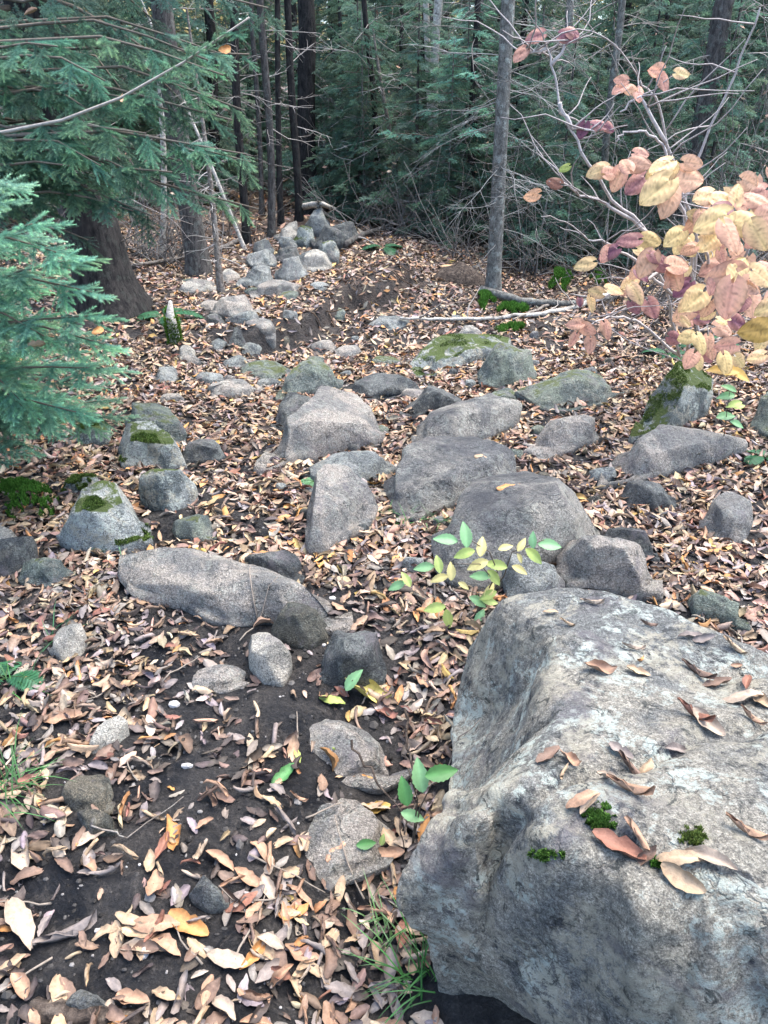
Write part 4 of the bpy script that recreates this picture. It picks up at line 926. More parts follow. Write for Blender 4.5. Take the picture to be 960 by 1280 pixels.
# --- understorey firs and the forest behind: a few kinds, copied
def proto(T, h, z0, rmax, nb, size, step, tint, r, mat, nd):
    f, w = crown(T, z0, h*.96, rmax, fr, nb, size, step, tint, .07, .06, .15, .3, .1, rw=.012)
    b = MB(); trunk(b, h, r, (0, 0), 1.3, 8, random.random()*40, .02)
    d = MB(); dead_branches(d, .3, max(z0+.8, 2), nd, rmax*.9, random, sub=3)
    return [('trunk', b.mesh('trunk', M[mat])), ('crown', f.mesh('crown', M['needle'], False)), ('branches', w.mesh('branches', M['twig'])), ('dead_branches', d.mesh('dead_branches', M['twig']))]
PR = [proto(SP_FAR, 5.0, .5, 1.25, 60, .55, .2, 1.0, .05, 'bark_brown', 14), proto(SP_FAR, 6.5, 1.1, 1.5, 64, .6, .22, .8, .07, 'bark_dark', 26),
      proto(SP_PALE, 4.0, .3, 1.1, 50, .5, .2, 1.0, .04, 'bark_grey', 10), proto(SP_FAR, 8.0, 2.0, 1.7, 60, .65, .24, .75, .09, 'bark_dark', 40)]
def copy_tree(k, loc, rz, s, label, group):
    o = empty('fir_tree', loc, label, 'tree', group, rz); o.scale = (s, s, s*random.uniform(.9, 1.1))
    for nm, me in PR[k]:
        c = bpy.data.objects.new(nm, me); link(c, o)
    return o
rs = random.Random(17)
def corridor(x, y):                                    # kept open: the trail and the clearing
    c = -1.0-.05*(y-8)
    return (y < 10.6 and -3.4 < x < 4.6) or (abs(x-c) < .9 and y < 13.5)
placed = []
def try_tree(x, y, k, mind, lab, grp, s):
    if any((x-a)**2+(y-b)**2 < mind*mind for a, b in placed): return
    placed.append((x, y)); copy_tree(k, (x, y, ground(x, y, False)-.05), rs.uniform(0, 6.28), s, lab, grp)
for k, px, y, s in [(0, 430, 12.5, .9), (2, 455, 13.5, .9), (0, 500, 14, 1), (2, 560, 11.5, .55), (0, 590, 12.6, .9), (1, 640, 11.0, .8), (0, 690, 12, .9), (2, 740, 11, .8), (0, 800, 11, .9), (1, 860, 11.8, 1), (0, 920, 10.6, .9), (2, 420, 15, 1.1), (0, 240, 12.5, .9), (2, 180, 11.5, .7), (0, 60, 9, .9), (1, 110, 11, 1)]:
    q = at_y(px, 250, y); placed.append((q.x, y)); copy_tree(k, (q.x, y, ground(q.x, y, False)-.05), rs.uniform(0, 6.28), s, 'green fir with low branches at the edge of the clearing', 'firs at the edge of the clearing')
for k, px, y, s in [(0, 30, 9.6, .55), (2, 120, 10.6, .5), (0, 165, 11.5, .6), (2, 225, 12, .5), (0, 275, 13, .6), (2, 300, 14.5, .7), (0, 345, 15, .8), (0, 380, 14, .6), (0, 470, 12.2, .5), (2, 520, 12.5, .5), (0, 610, 11.5, .45), (0, 670, 10.8, .5), (2, 780, 10.8, .5), (0, 870, 11, .5), (0, 950, 10.8, .6), (0, 660, 9.6, .55), (2, 730, 9.3, .5), (0, 790, 9.8, .6), (0, 850, 9.2, .55), (2, 925, 9.0, .5), (0, 975, 9.4, .6), (0, 590, 10.2, .6), (0, 450, 11.4, .6), (2, 405, 12.5, .5), (0, 430, 11.8, .5)]:
    q = at_y(px, 250, y); copy_tree(k, (q.x, y, ground(q.x, y, False)-.05), rs.uniform(0, 6.28), s, 'low bushy young fir among the trunks at the back', 'low young firs at the back')
for k, px, y, s in [(2, 455, 10.9, .62), (0, 520, 10.6, .62), (2, 665, 8.9, .5), (0, 700, 8.6, .45), (2, 800, 8.4, .5), (0, 880, 8.2, .5), (2, 560, 9.6, .5)]:
    q = at_y(px, 250, y); copy_tree(k, (q.x, y, ground(q.x, y, False)-.05), rs.uniform(0, 6.28), s, 'low bushy young fir among the trunks at the back', 'low young firs at the back')
for _ in range(900):
    y = rs.uniform(9.5, 42); x = rs.uniform(-.62*y-3, .62*y+3)
    gx = 480+F*x/(y*.95)
    if y > 11.5 and any(a < gx < b for a, b in ((105, 185), (385, 425), (555, 600), (715, 745))): continue
    if corridor(x, y) or len(placed) > 125: continue
    try_tree(x, y, rs.choice([0, 1, 1, 2, 3, 3]), 1.5+.03*y, 'dark green fir deep in the dense forest background', 'firs of the dense forest background', rs.uniform(.8, 1.3))
# bare trunks of the deep forest
tp = MB(); trunk(tp, 12, .08, (0, 0), 1.3, 8); dp = MB(); dead_branches(dp, .8, 5, 36, .9, random, (.2, .19, .18), sub=3)
TR = [('trunk', tp.mesh('trunk', M['bark_dark'])), ('dead_branches', dp.mesh('dead_branches', M['twig']))]
for _ in range(85):
    y = rs.uniform(11.5, 30); x = rs.uniform(-.6*y-1, .6*y+1)
    if corridor(x, y): continue
    o = empty('bare_trunk_tree', (x, y, ground(x, y, False)-.05), 'slender dark bare trunk deep in the forest', 'tree', 'bare trunks deep in the forest', rs.uniform(0, 6)); s = rs.uniform(.4, 1.3); o.scale = (s, s, 1)
    for nm, me in TR: link(bpy.data.objects.new(nm, me), o)
# yellow-leaved trees glowing far behind
def yellow_tree(loc, label, h=8, n=4200, col=(.72, .62, .30)):
    o = empty('yellow_leaved_tree', loc, label, 'tree'); b = MB(); trunk(b, h, .07, (0, 0), 1.3, 8); b.build('trunk', M['bark_grey'], o)
    f = MB()
    cl = [(random.gauss(0, 1.1), random.gauss(0, 1.1), random.uniform(1.8, h), random.uniform(.3, .7)) for _ in range(34)]
    for c in cl:
        for _ in range(n//34):
            p = np.array([c[0]+random.gauss(0, c[3]*.6), c[1]+random.gauss(0, c[3]*.6), c[2]+random.gauss(0, c[3]*.4)]); V, q, m = T_FAR[random.randrange(10)]
            Rm = rot_from((random.gauss(0, .6), random.gauss(0, .6), 1), random.uniform(0, 6)); k = random.uniform(.6, 1.2)
            f.add((V*.12)@Rm.T+p, quads=q, col=np.array(col)[None]*k)
    f.build('crown', M['live_leaf'], o)
    w = MB(); dead_branches(w, 1.5, h-1, 24, 1.6, random, (.2, .18, .16)); w.build('branches', M['twig'], o)
for px, y, lab in [(140, 15.5, 'yellow-leaved tree glowing through the gap at the upper left'), (400, 18, 'yellow-leaved tree behind the thick far trunk'), (60, 19, 'yellow-leaved tree farthest to the left'), (580, 19, 'yellow-leaved tree behind the birches'), (730, 20, 'yellow-leaved tree behind the thin stems right of the grey fir'), (225, 20, 'yellow-leaved tree above the thin whitish stem')]:
    q = at_y(px, 100, y); yellow_tree((q.x, y, ground(q.x, y, False)), lab)
# ------------------------------------------------------------------ colourful broad-leaved shrub on the right
def round_leaf(rng, nu=18, nv=12):
    u = np.linspace(0, 1, nu+1)[:, None]; v = np.linspace(-1, 1, nv+1)[None]
    w = .44*np.sin(np.pi*np.clip(u, .0, 1)**.66)**.62*(1+.02*np.sin(u*70))*(1+0*v); w[0] = .10; w[-1] = .0
    x = u-.12*np.abs(v)**2*(1-u)**3*2.2+0*v; y = v*w; z = -.35*(y**2)*rng.uniform(.5, 2.2)+rng.uniform(.05, .3)*np.abs(y)-.25*rng.uniform(.2, 1.6)*u**2+.012*np.sin(u*38-np.abs(v)*9)+.015*np.cos(v*6+u*7)
    V = np.stack([x, y, z], -1).reshape(-1, 3); i = np.arange(nu)[:, None]*(nv+1); j = np.arange(nv)[None]
    q = np.stack([i+j, i+j+1, i+nv+2+j, i+nv+1+j], -1).reshape(-1, 4)
    vein = np.where(np.abs(v) < .1, .74, 1.0)*(1-.20*(np.sin(u*38-np.abs(v)*9) > .8)); ph = rng.uniform(0, 9, 4); blot = (1-.10*np.abs(v))*(1-.42*((np.sin(u*11+ph[0])*np.sin(v*5+ph[1]) > .82)))*(1-.18*(np.sin(u*5+ph[2]+v*3) > .6))*np.where((np.abs(v) > .9) & (np.sin(u*8+ph[3]) > 0), .6, 1)
    return V, q, (vein*blot*np.ones_like(y)).reshape(-1), (u+0*v).reshape(-1)
SB = at_y(850, 330, 4.35); SB.z = ground(SB.x, SB.y)
sh = empty('viburnum_shrub', SB, 'shrub with big round peach, yellow and purple autumn leaves at right', 'shrub')
stems = [  # (px,py,distance) chains
 [(850,445,4.4),(838,380,4.0),(812,293,3.7),(765,250,3.6),(725,190,3.5),(700,130,3.5),(690,80,3.5),(682,52,3.5)],
 [(860,440,4.4),(868,360,4.0),(858,280,3.7),(840,215,3.6),(830,180,3.6),(805,163,3.5),(780,165,3.5),(770,178,3.5)],
 [(880,445,4.3),(905,370,3.8),(930,320,3.5),(950,280,3.4),(975,240,3.4)],
 [(812,293,3.7),(770,262,3.6),(745,250,3.6),(720,240,3.6),(700,228,3.5)],
 [(838,370,3.9),(800,330,3.6),(765,305,3.5),(735,300,3.5)],
 [(868,360,4.0),(830,340,3.7),(790,350,3.6),(740,380,3.6),(735,400,3.6)],
 [(850,445,4.4),(795,400,4.1),(760,395,4.0),(740,405,3.9)],
 [(860,440,4.4),(872,300,4.0),(835,180,3.8),(820,120,3.7),(800,100,3.7)],
 [(905,370,3.8),(885,330,3.5),(880,290,3.4),(905,250,3.4)],
 [(880,445,4.3),(850,330,4.1),(862,220,4.0),(920,90,3.9),(950,10,3.8)],
 [(860,440,4.4),(920,420,4.0),(950,410,3.7),(975,410,3.6)],
 [(830,180,3.6),(800,120,3.6),(775,140,3.6)], [(700,130,3.5),(715,160,3.5),(745,165,3.5)], [(690,80,3.5),(712,50,3.5)], [(682,60,3.5),(655,68,3.5)]]
for st in stems:
    P = [at_y(*s)-SB for s in st]; Q = []
    for a, b2 in zip(P[:-1], P[1:]):
        for k in range(4): Q.append(a.lerp(b2, k/4)+Vector([random.gauss(0, .005) for _ in range(3)]))
    Q.append(P[-1]); mb = MB(); tube(mb, Q, np.linspace(.0095, .0035, len(Q)), 6, (.42, .38, .36)); mb.build('stem', M['twig'], sh)
    tb = MB()
    for _ in range(6):
        i = random.randrange(2, len(Q)); tube(tb, wander(Q[i], (random.gauss(0, 1), random.gauss(0, .6), random.uniform(-.1, .9)), random.uniform(.12, .5), 6, .16), np.linspace(.004, .0015, 7), 4, (.3, .27, .26))
    tb.build('twig', M['twig'], sh)
VL = [  # px,py, length px, direction deg in picture (0 right, 90 up), colour, distance
 (668,45,26,190,'purple',3.5),(650,68,24,220,'pink',3.5),(710,46,24,-10,'purple',3.5),(718,40,22,10,'purple',3.5),(820,88,26,180,'pink',3.6),(830,104,24,-60,'pink',3.6),(853,92,22,0,'yellow',3.6),(798,118,22,-80,'pink',3.6),(775,110,24,200,'pink',3.6),(776,100,20,170,'pink',3.6),(790,112,18,0,'peachy',3.6),
 (728,163,24,250,'purple',3.5),(750,155,26,10,'purple',3.5),(762,160,20,-30,'purple',3.5),(802,192,24,0,'pink',3.4),(748,213,30,190,'yellow',3.4),(765,215,30,20,'pink',3.4),(772,225,34,250,'peachy',3.4),(795,230,42,215,'purple',3.3),(800,205,34,10,'peachy',3.3),(782,205,26,120,'peachy',3.3),
 (826,208,40,200,'yellow',3.1),(832,215,42,40,'yellow',3.1),(820,238,54,215,'yellow',3.0),(838,250,46,250,'peachy',3.0),(862,223,44,10,'peachy',3.1),(866,204,30,0,'peachy',3.1),(880,245,36,190,'yellow',3.1),(905,248,36,10,'yellow',3.1),(938,228,34,-10,'peachy',3.3),(948,250,36,0,'peachy',3.1),(922,242,30,80,'yellow',3.1),
 (900,262,34,180,'purple',3.0),(890,276,50,200,'yellow',2.9),(935,280,44,0,'yellow',2.9),(915,295,52,-60,'peachy',2.8),(950,295,44,-50,'yellow',2.8),(888,300,46,220,'yellow',2.9),(960,270,40,10,'peachy',3.0),(870,270,30,150,'yellow',3.1),
 (785,300,36,180,'purple',3.3),(815,300,34,0,'yellow',3.3),(760,315,34,200,'purple',3.3),(758,318,26,230,'pink',3.3),(808,330,42,240,'peachy',3.1),(822,322,30,-20,'purple',3.1),(850,330,40,10,'peachy',3.0),(845,350,36,-60,'peachy',3.0),(838,348,34,240,'peachy',3.0),(868,375,46,215,'yellow',3.0),
 (905,345,52,190,'peachy',2.8),(912,375,56,-95,'pink',2.7),(895,355,36,230,'pink',2.8),(940,355,44,0,'peachy',2.8),(955,345,44,-20,'yellow',2.8),(925,335,40,60,'yellow',2.8),(730,330,34,190,'yellow',3.4),(770,362,30,0,'yellow',3.4),(740,380,26,-80,'yellow',3.4),(745,365,24,160,'yellow',3.4),
 (718,405,26,180,'pink',3.5),(735,412,26,-20,'pink',3.5),(760,412,30,-60,'pink',3.5),(738,432,26,-90,'pink',3.5),(718,425,24,-110,'pink',3.5),(725,378,16,-90,'purple',3.5),(692,228,24,160,'russet',3.5),(945,413,44,180,'gold',2.9),(905,400,22,0,'yellow',3.3),(960,385,36,200,'yellow',3.0),(705,210,18,200,'lime',3.5),(665,245,26,190,'peachy',3.6)]
PAL['peachy'] = (.82, .50, .32); PAL['yellow'] = (.84, .64, .30); PAL['pink'] = (.74, .38, .29)
RL = [round_leaf(rg) for _ in range(10)]
for _ in range(110):
    qx = random.uniform(780, 975); qy = random.uniform(205, 455)
    if qy < 330-(qx-760)*.55 or (qy > 395 and qx < 845): continue
    VL.append((qx, qy, random.uniform(22, 38), random.uniform(180, 360), random.choice(['yellow', 'yellow', 'yellow', 'peachy', 'peachy', 'pink', 'purple']), random.uniform(3.0, 3.9)))
rgt = Vector((1, 0, 0)); upc = Vector((0, math.sin(PITCH), math.cos(PITCH)))
for (px, py, L, a, cn, d) in VL:
    p = at_y(px, py, d); size = L/F*(p-CAM).length*.68*random.uniform(.92, 1.08)
    x = (rgt*math.cos(R(a))+upc*math.sin(R(a))+Vector((0, random.uniform(-.5, .25), -.1))).normalized()
    n = Vector((random.gauss(0, .3), -.95, .6+random.gauss(0, .3))); n = (n-x*n.dot(x)).normalized(); y = n.cross(x)
    V, q, m, uu = RL[random.randrange(8)]; Rm = np.array([x, y, n]).T; c0 = np.array(PAL[cn]); c1 = np.array(PAL[{'peachy': 'pink', 'yellow': 'peachy', 'pink': 'peachy', 'purple': 'pink'}.get(cn, cn)])
    t = np.clip(np.abs(V[:, 1])*2.0*random.uniform(.2, 1.0)+random.uniform(-.2, .3), 0, 1)[:, None]
    mb = MB(); mb.add((V-np.array([.45, 0, 0]))*size@Rm.T, quads=q, col=(c0[None]*(1-t)+c1[None]*t)*m[:, None]*random.uniform(.8, 1.08))
    lo = mb.build('leaf', M['live_leaf'], sh); lo.location = p-SB
# bare brush thickets behind the shrub
def brush(px, py, label, n, L, h, col=(.17, .16, .15), leaves=0, name='bare_shrub'):
    p = gpos(px, py); o = empty(name, p, label, 'shrub'); b = MB(); lf = MB()
    for k in range(n):
        a = random.uniform(0, 6.28); el = random.uniform(.3, 1.4); P = wander((random.gauss(0, .12), random.gauss(0, .12), 0), (math.cos(a)*math.cos(el), math.sin(a)*math.cos(el), math.sin(el)), L*random.uniform(.5, 1.2), 8, .13, .02)
        c = jit(col, .4, 1.3); tube(b, P, np.linspace(.006, .002, 9), 4, c)
        for s in range(5):
            i = random.randrange(2, 8); Q = wander(P[i], (P[i]-P[i-1])+Vector([random.gauss(0, .12) for _ in range(3)]), L*random.uniform(.15, .45), 5, .2); tube(b, Q, np.linspace(.003, .0012, 6), 3, c)
            for _ in range(leaves):
                if random.random() < .45:
                    q0 = Q[random.randrange(1, 6)]; V, q, m = T_FAR[random.randrange(10)]
                    Rm = rot_from((random.gauss(0, 1), random.gauss(0, 1), .6), random.uniform(0, 6)); cc = np.array(PAL[random.choice(['tan', 'brown', 'peach', 'pale', 'brown'])])*.9
                    lf.add((V*random.uniform(.04, .075))@Rm.T+np.array(q0), quads=q, col=cc)
    b.build('stems', M['twig'], o)
    if lf.v: lf.build('leaves', M['leaf'], o)
for a in [(660, 345, 'tangle of bare grey twigs right of the grey fir', 20, 1.2, 1), (720, 340, 'tangle of bare twigs below the far left of the shrub', 20, 1.2, 1), (580, 325, 'bare twiggy brush left of the grey fir', 16, 1.0, 1),
          (800, 380, 'bare brush behind the lower part of the shrub', 30, 1.4, 1), (900, 400, 'bare dark brush at the lower right of the shrub', 34, 1.2, 1)]: brush(*a)
for a in [(880, 320, 'tall brush with withered brown leaves at the upper right', 34, 2.6, 1), (950, 330, 'withered leafy brush at the right picture edge', 30, 2.6, 1), (760, 300, 'thin brush with few withered leaves behind the shrub top', 22, 2.2, 1)]: brush(*a, leaves=2, name='withered_shrub')
for a in [(640, 300, 'withered leafy brush right of the grey fir, far back', 16, 2.2, 1), (420, 275, 'withered leafy brush right of the thick far trunk', 14, 2.4, 1), (160, 318, 'withered leafy brush just right of the massive dark trunk', 12, 1.8, 1), (500, 268, 'withered leafy brush between heap and birches, far back', 14, 2.4, 1), (575, 285, 'withered leafy brush right of the birches', 14, 2.0, 1)]: brush(*a, leaves=2, name='withered_shrub')
brush(508, 296, 'low heap of grey twigs at the foot of the dead sapling', 30, .7, .3, name='brush_pile')
brush(215, 330, 'low grey brush beside the massive dark trunk', 24, .6, .3)
for a in [(185, 322, 'grey twiggy brush between the massive dark trunk and the whitish stem', 22, .9, .3), (232, 318, 'grey twiggy brush behind the smooth brown trunk', 18, .9, .3), (290, 295, 'bare brush left of the dark trunks behind the heap', 16, .8, .3), (440, 285, 'bare brush right of the stone heap', 16, .9, .3)]: brush(*a)
# a sprig of bright fir in front of the birches
p = gpos(575, 300); o = empty('fir_sapling', p, 'fir sapling with bright green bough in front of the birches', 'tree'); b = MB(); trunk(b, 2.6, .018, (0, 0), 1.2, 7); b.build('trunk', M['bark_brown'], o)
f, w = crown(SP_MIDF, 1.0, 2.5, .75, fr, 26, .34, .12, 2.1, .04, .1, .1); f.build('crown', M['needle'], o); w.build('branches', M['twig'], o)
# ------------------------------------------------------------------ moss, ferns, grass, seedlings, fungi
def moss_mesh(points, rng, h=.012, n_each=1, col=(.06, .14, .02)):
    mb = MB()
    for (l, n) in points:
        for _ in range(n_each):
            d = Vector(n)+Vector((rng.gauss(0, .5), rng.gauss(0, .5), .3)); d.normalize(); s = d.orthogonal().normalized(); s = Matrix.Rotation(rng.uniform(0, 6), 3, d)@s
            hh = h*rng.uniform(.5, 1.3); q = l+s*rng.uniform(-.004, .004); w = .0018+h*.12; k = rng.uniform(.6, 1.5)
            mb.add([q-s*w, q+s*w, q+d*hh], tris=[(0, 1, 2)], col=[tuple(c*k*.7 for c in col)]*2+[tuple(c*k*1.5 for c in col)])
    return mb
def moss_patch(px, py, rx, ry, label, n=2500, h=.014, col=(.055, .13, .02), dome=0):
    pts = []; c, _, _ = hit(px, py)
    k = 0
    while len(pts) < n and k < n*3:
        k += 1; a = random.uniform(0, 6.28); r = math.sqrt(random.random()); qx = px+rx*r*math.cos(a); qy = py+ry*r*math.sin(a)
        if r > .55+1.1*noise.noise(Vector((qx*.13, qy*.17, py))): continue
        l, nn, rid = hit(qx, qy)
        if (l-c).length > .5: continue
        pts.append((l+Vector((0, 0, dome*(1-r*r))), nn))
    mb = moss_mesh(pts, random, h, 1, col); me = mb.build('moss_patch', M['moss'], None, tuple(c)); tag(me, label, 'moss'); return me
moss_patch(748, 1024, 24, 20, 'bright green moss patch in the crack on top of the huge boulder', 2200, .006, (.06, .12, .025))
moss_patch(680, 1068, 26, 8, 'thin green moss streak left of the big moss patch on the huge boulder', 700, .005, (.06, .12, .025))
moss_patch(868, 1046, 20, 14, 'small olive moss tuft right of centre on the huge boulder', 500, .006, (.09, .12, .03))
moss_patch(822, 1080, 12, 6, 'tiny moss tuft between leaf groups on the huge boulder', 350, .008)
for a in [(38, 632, 38, 26, 'large vivid green moss cushion at the left edge', .09), (20, 612, 30, 12, 'dark moss behind the vivid moss cushion at the left', .03), (605, 378, 14, 10, 'round moss cushion left of the grey fir base', .06), (640, 388, 26, 8, 'moss on the log at the foot of the grey fir', .03),
          (700, 355, 17, 14, 'green moss mound left of the shrub stems', .12), (748, 354, 12, 12, 'small moss mound under the shrub leaves', .1), (640, 412, 22, 6, 'bright moss strip above the long mossy-backed rock', .015), (215, 418, 9, 14, 'moss-covered stub beside the trail at the left', .16), (104, 520, 22, 6, 'thin moss strip above the squat mossy rock', .02)]:
    moss_patch(a[0], a[1], a[2], a[3], a[4], 2600, .018+.02*(a[1] < 450), (.05, .12, .02), a[5])
for (r, mat) in MOSSY:
    o, V, q = r; pts = []; oo = V.mean(0)
    A = V[q[:, 0]]; B = V[q[:, 1]]; C2 = V[q[:, 2]]; D = V[q[:, 3]]; nn = np.cross(C2-A, D-B); ar = np.linalg.norm(nn, axis=1); nn = nn/(ar[:, None]+1e-12); sg = np.sign(nn[:, 2].mean()); nn *= sg
    ok = np.where(nn[:, 2] > (.55 if mat == 'rock_mossy' else .7))[0]
    if not len(ok): continue
    pr = ar[ok]/ar[ok].sum(); sd = random.random()*50
    for _ in range(6500):
        i = ok[rg.choice(len(ok), p=pr)]; u, v = rg.random(2); p = (A[i]*(1-u)+B[i]*u)*(1-v)+(D[i]*(1-u)+C2[i]*u)*v
        if noise.noise(Vector(p)*9+Vector((sd, 0, 0))) < (.0 if mat == 'rock_mossy' else .12): continue
        pts.append((Vector(p), Vector(nn[i])))
    if pts:
        mm = moss_mesh(pts, random, .009, 1, (.065, .10, .025)).build('moss', M['moss'], o); mm.data.transform(Matrix.Translation(-o.location))
def grass(px, py, n, L, label, lean=(0, 0), col=(.05, .15, .04), spread=.03):
    c, _, _ = hit(px, py); mb = MB()
    for _ in range(n):
        b0 = c+Vector((random.gauss(0, spread), random.gauss(0, spread), -.005)); a = random.uniform(0, 6.28); d = Vector((math.cos(a)*.7+lean[0], math.sin(a)*.7+lean[1], random.uniform(.5, 1.5))).normalized()
        P = wander(b0, d, L*random.uniform(.5, 1.2), 6, .05, .17); s = d.cross(Vector((0, 0, 1))).normalized()*.0019; V = []
        for i, q in enumerate(P): k = 1-(i/6)**2; V += [tuple(q-s*k), tuple(q+s*k)]
        kk = random.uniform(.5, 1.6); mb.add(V, quads=[(2*i, 2*i+1, 2*i+3, 2*i+2) for i in range(6)], col=tuple(x*kk for x in col))
    tag(mb.build('grass_tuft', M['grass'], None, tuple(c)), label, 'grass')
grass(535, 1225, 34, .17, 'green grass tuft with arching blades beside the foot of the huge boulder', (-.5, -.1))
grass(490, 1165, 26, .12, 'thin grass tuft left of the huge boulder, above the arching one', (-.4, .0), (.06, .13, .04))
grass(8, 985, 46, .18, 'grass tuft at the left picture edge in the foreground', (.3, 0), (.05, .13, .04))
grass(20, 860, 14, .14, 'sparse grass at the left edge above the grass tuft', (.3, .1))
grass(505, 650, 30, .10, 'short grass at the foot of the rounded front-facing rock', (0, -.2))
grass(545, 648, 18, .09, 'few grass blades in the crevice beside the flat block', (0, -.2))
grass(60, 800, 12, .12, 'grass blades beside the small pale stone at the left', (.2, 0), (.04, .12, .05))
grass(135, 690, 14, .10, 'short grass in front of the lichen-white rock', (.2, 0), (.04, .11, .05))
def fern(px, py, nf, L, label, col=(.035, .13, .06), lift=.0):
    c, _, _ = hit(px, py); o = empty('fern', c, label, 'fern')
    for k in range(nf):
        a = 2*math.pi*k/nf+random.uniform(-.4, .4); mb = MB(); P = wander((0, 0, .01+lift), (math.cos(a), math.sin(a), .8), L*random.uniform(.75, 1.1), 12, .02, .12)
        tube(mb, P, np.linspace(.0025, .001, 13), 4, (.06, .12, .04))
        for i in range(2, 13):
            t = (P[i]-P[i-1]).normalized(); sd = t.cross(Vector((0, 0, 1))).normalized(); w = L*.26*math.sin(math.pi*min(1, (13.2-i)/12))+.01
            for s in (-1, 1):
                for h2 in (0, .5):
                    p0 = P[i]-t*h2*(P[i]-P[i-1]).length; tip = p0+sd*s*w+t*w*.35+Vector((0, 0, -.15*w)); q = .22*w
                    mb.add([p0-t*q*.3, p0+t*q*.7, (p0+tip)/2+t*q*.7, tip, (p0+tip)/2-t*q*.4], tris=[(0, 1, 2), (0, 2, 4), (2, 3, 4)], col=jit(col, .7, 1.4))
        mb.build('frond', M['live_leaf'], o)
fern(836, 447, 5, .22, 'small green fern under the shrub above the tilted mossy slab')
fern(888, 432, 6, .26, 'larger fern at the foot of the shrub stems')
fern(392, 605, 4, .09, 'tiny pale green fern on the flat slab behind the triangular rock', (.16, .32, .16))
fern(8, 852, 4, .14, 'dark fern at the left picture edge')
fern(205, 400, 5, .3, 'dark fern sprig beside the moss-covered stub')
fern(955, 575, 4, .14, 'small fern at the right picture edge beside the pale slab')
fern(480, 312, 5, .3, 'green fern sprig right of the stone heap')
def ov_leaf(nu=7, nv=4, serr=.06):
    u = np.linspace(0, 1, nu*2+1)[:, None]; v = np.linspace(-1, 1, nv+1)[None]; w = .24*np.sin(np.pi*u**.85)**.85*(1+serr*((np.arange(nu*2+1) % 2)*2-1)[:, None]*(np.abs(v) > .9))
    y = v*w; z = .35*np.abs(y)-.18*u**2; V = np.stack([u+0*v, y, z+0*u], -1).reshape(-1, 3); n2 = nu*2; i = np.arange(n2)[:, None]*(nv+1); j = np.arange(nv)[None]
    return V, np.stack([i+j, i+j+1, i+nv+2+j, i+nv+1+j], -1).reshape(-1, 4), np.where(np.abs(v) < .1, 1.2, 1-.1*np.abs(v))*np.ones_like(y)
OVL = ov_leaf()
def seedling(base, chains, leaves, label, name='seedling'):
    c, _, _ = hit(*base); o = empty(name, c, label, 'seedling')
    for ch in chains:
        P = [c-c]+[at_y(x, y, c.y+dy)-c for x, y, dy in ch] if ch[0][2] is not None else []
        Q = []
        for a, b in zip(P[:-1], P[1:]):
            for k in range(3): Q.append(a.lerp(b, k/3))
        Q.append(P[-1]); mb = MB(); tube(mb, Q, np.linspace(.0026, .0012, len(Q)), 5, (.10, .08, .06)); mb.build('stem', M['twig'], o)
    for (px, py, L, a, cn, dy) in leaves:
        p = at_y(px, py, c.y+dy); size = L/F*(p-CAM).length*1.2; x = (rgt*math.cos(R(a))+upc*math.sin(R(a))+Vector((0, random.uniform(-.2, .2), 0))).normalized()
        n = Vector((random.gauss(0, .25), -.6, .8)); n = (n-x*n.dot(x)).normalized(); y = n.cross(x); V, q, m = OVL; Rm = np.array([x, y, n]).T
        mb = MB(); mb.add((V-np.array([.5, 0, 0]))*size@Rm.T, quads=q, col=np.array(PAL[cn])[None]*m.reshape(-1, 1)*random.uniform(.85, 1.1)); lo = mb.build('leaf', M['live_leaf'], o); lo.location = p-c
PAL['mint'] = (.22, .42, .20); PAL['lime'] = (.42, .52, .16); PAL['butter'] = (.68, .60, .26)
seedling((592, 772), [[(625, 735, -.02), (600, 705, -.04), (565, 705, -.06)], [(622, 715, -.02), (612, 690, -.04), (580, 670, -.06)], [(630, 720, .0), (640, 690, -.02), (680, 675, -.03)], [(610, 745, -.02), (570, 735, -.05), (552, 755, -.06)]],
 [(582,668,28,95,'mint',-.06),(557,674,26,170,'mint',-.06),(580,692,24,200,'lime',-.06),(602,683,22,80,'butter',-.05),(597,706,24,200,'butter',-.04),(548,705,20,100,'lime',-.06),(530,709,22,180,'mint',-.06),(549,723,20,190,'butter',-.06),(564,714,20,90,'butter',-.06),(580,732,14,-30,'butter',-.05),(543,760,24,190,'lime',-.06),(560,774,22,-80,'lime',-.06),(598,752,22,-30,'mint',-.03),(600,770,18,50,'mint',-.03),(613,752,18,-10,'lime',-.03),(632,684,16,20,'butter',-.03),(620,706,24,170,'lime',-.03),(600,720,22,180,'mint',-.03),(618,722,22,-50,'lime',-.03),(666,675,18,95,'mint',-.03),(688,681,26,-5,'mint',-.03),(668,695,24,-40,'lime',-.03),(652,681,16,60,'butter',-.03),(650,698,12,-60,'butter',-.03),(610,744,20,200,'lime',-.03),(650,712,18,-20,'butter',-.02),(612,738,18,60,'butter',-.02),(496,732,20,200,'mint',-.08),(508,724,18,120,'lime',-.08)],
 'seedling with yellow-green toothed leaves between the flat block and huge boulder')
seedling((515, 1060), [[(522, 1000, -.01), (510, 960, -.02)], [(525, 1010, -.01), (540, 980, -.02)]],
 [(525,970,34,100,'mint',-.01),(506,990,30,100,'green',-.02),(552,966,34,10,'green',-.02),(516,1020,24,-10,'mint',-.01),(458,1055,20,0,'green',-.03),(450,1090,20,80,'lime',-.03),(478,1050,12,80,'lime',-.03),(492,1098,18,60,'lime',-.02)],
 'small green-leaved seedling against the left face of the huge boulder')
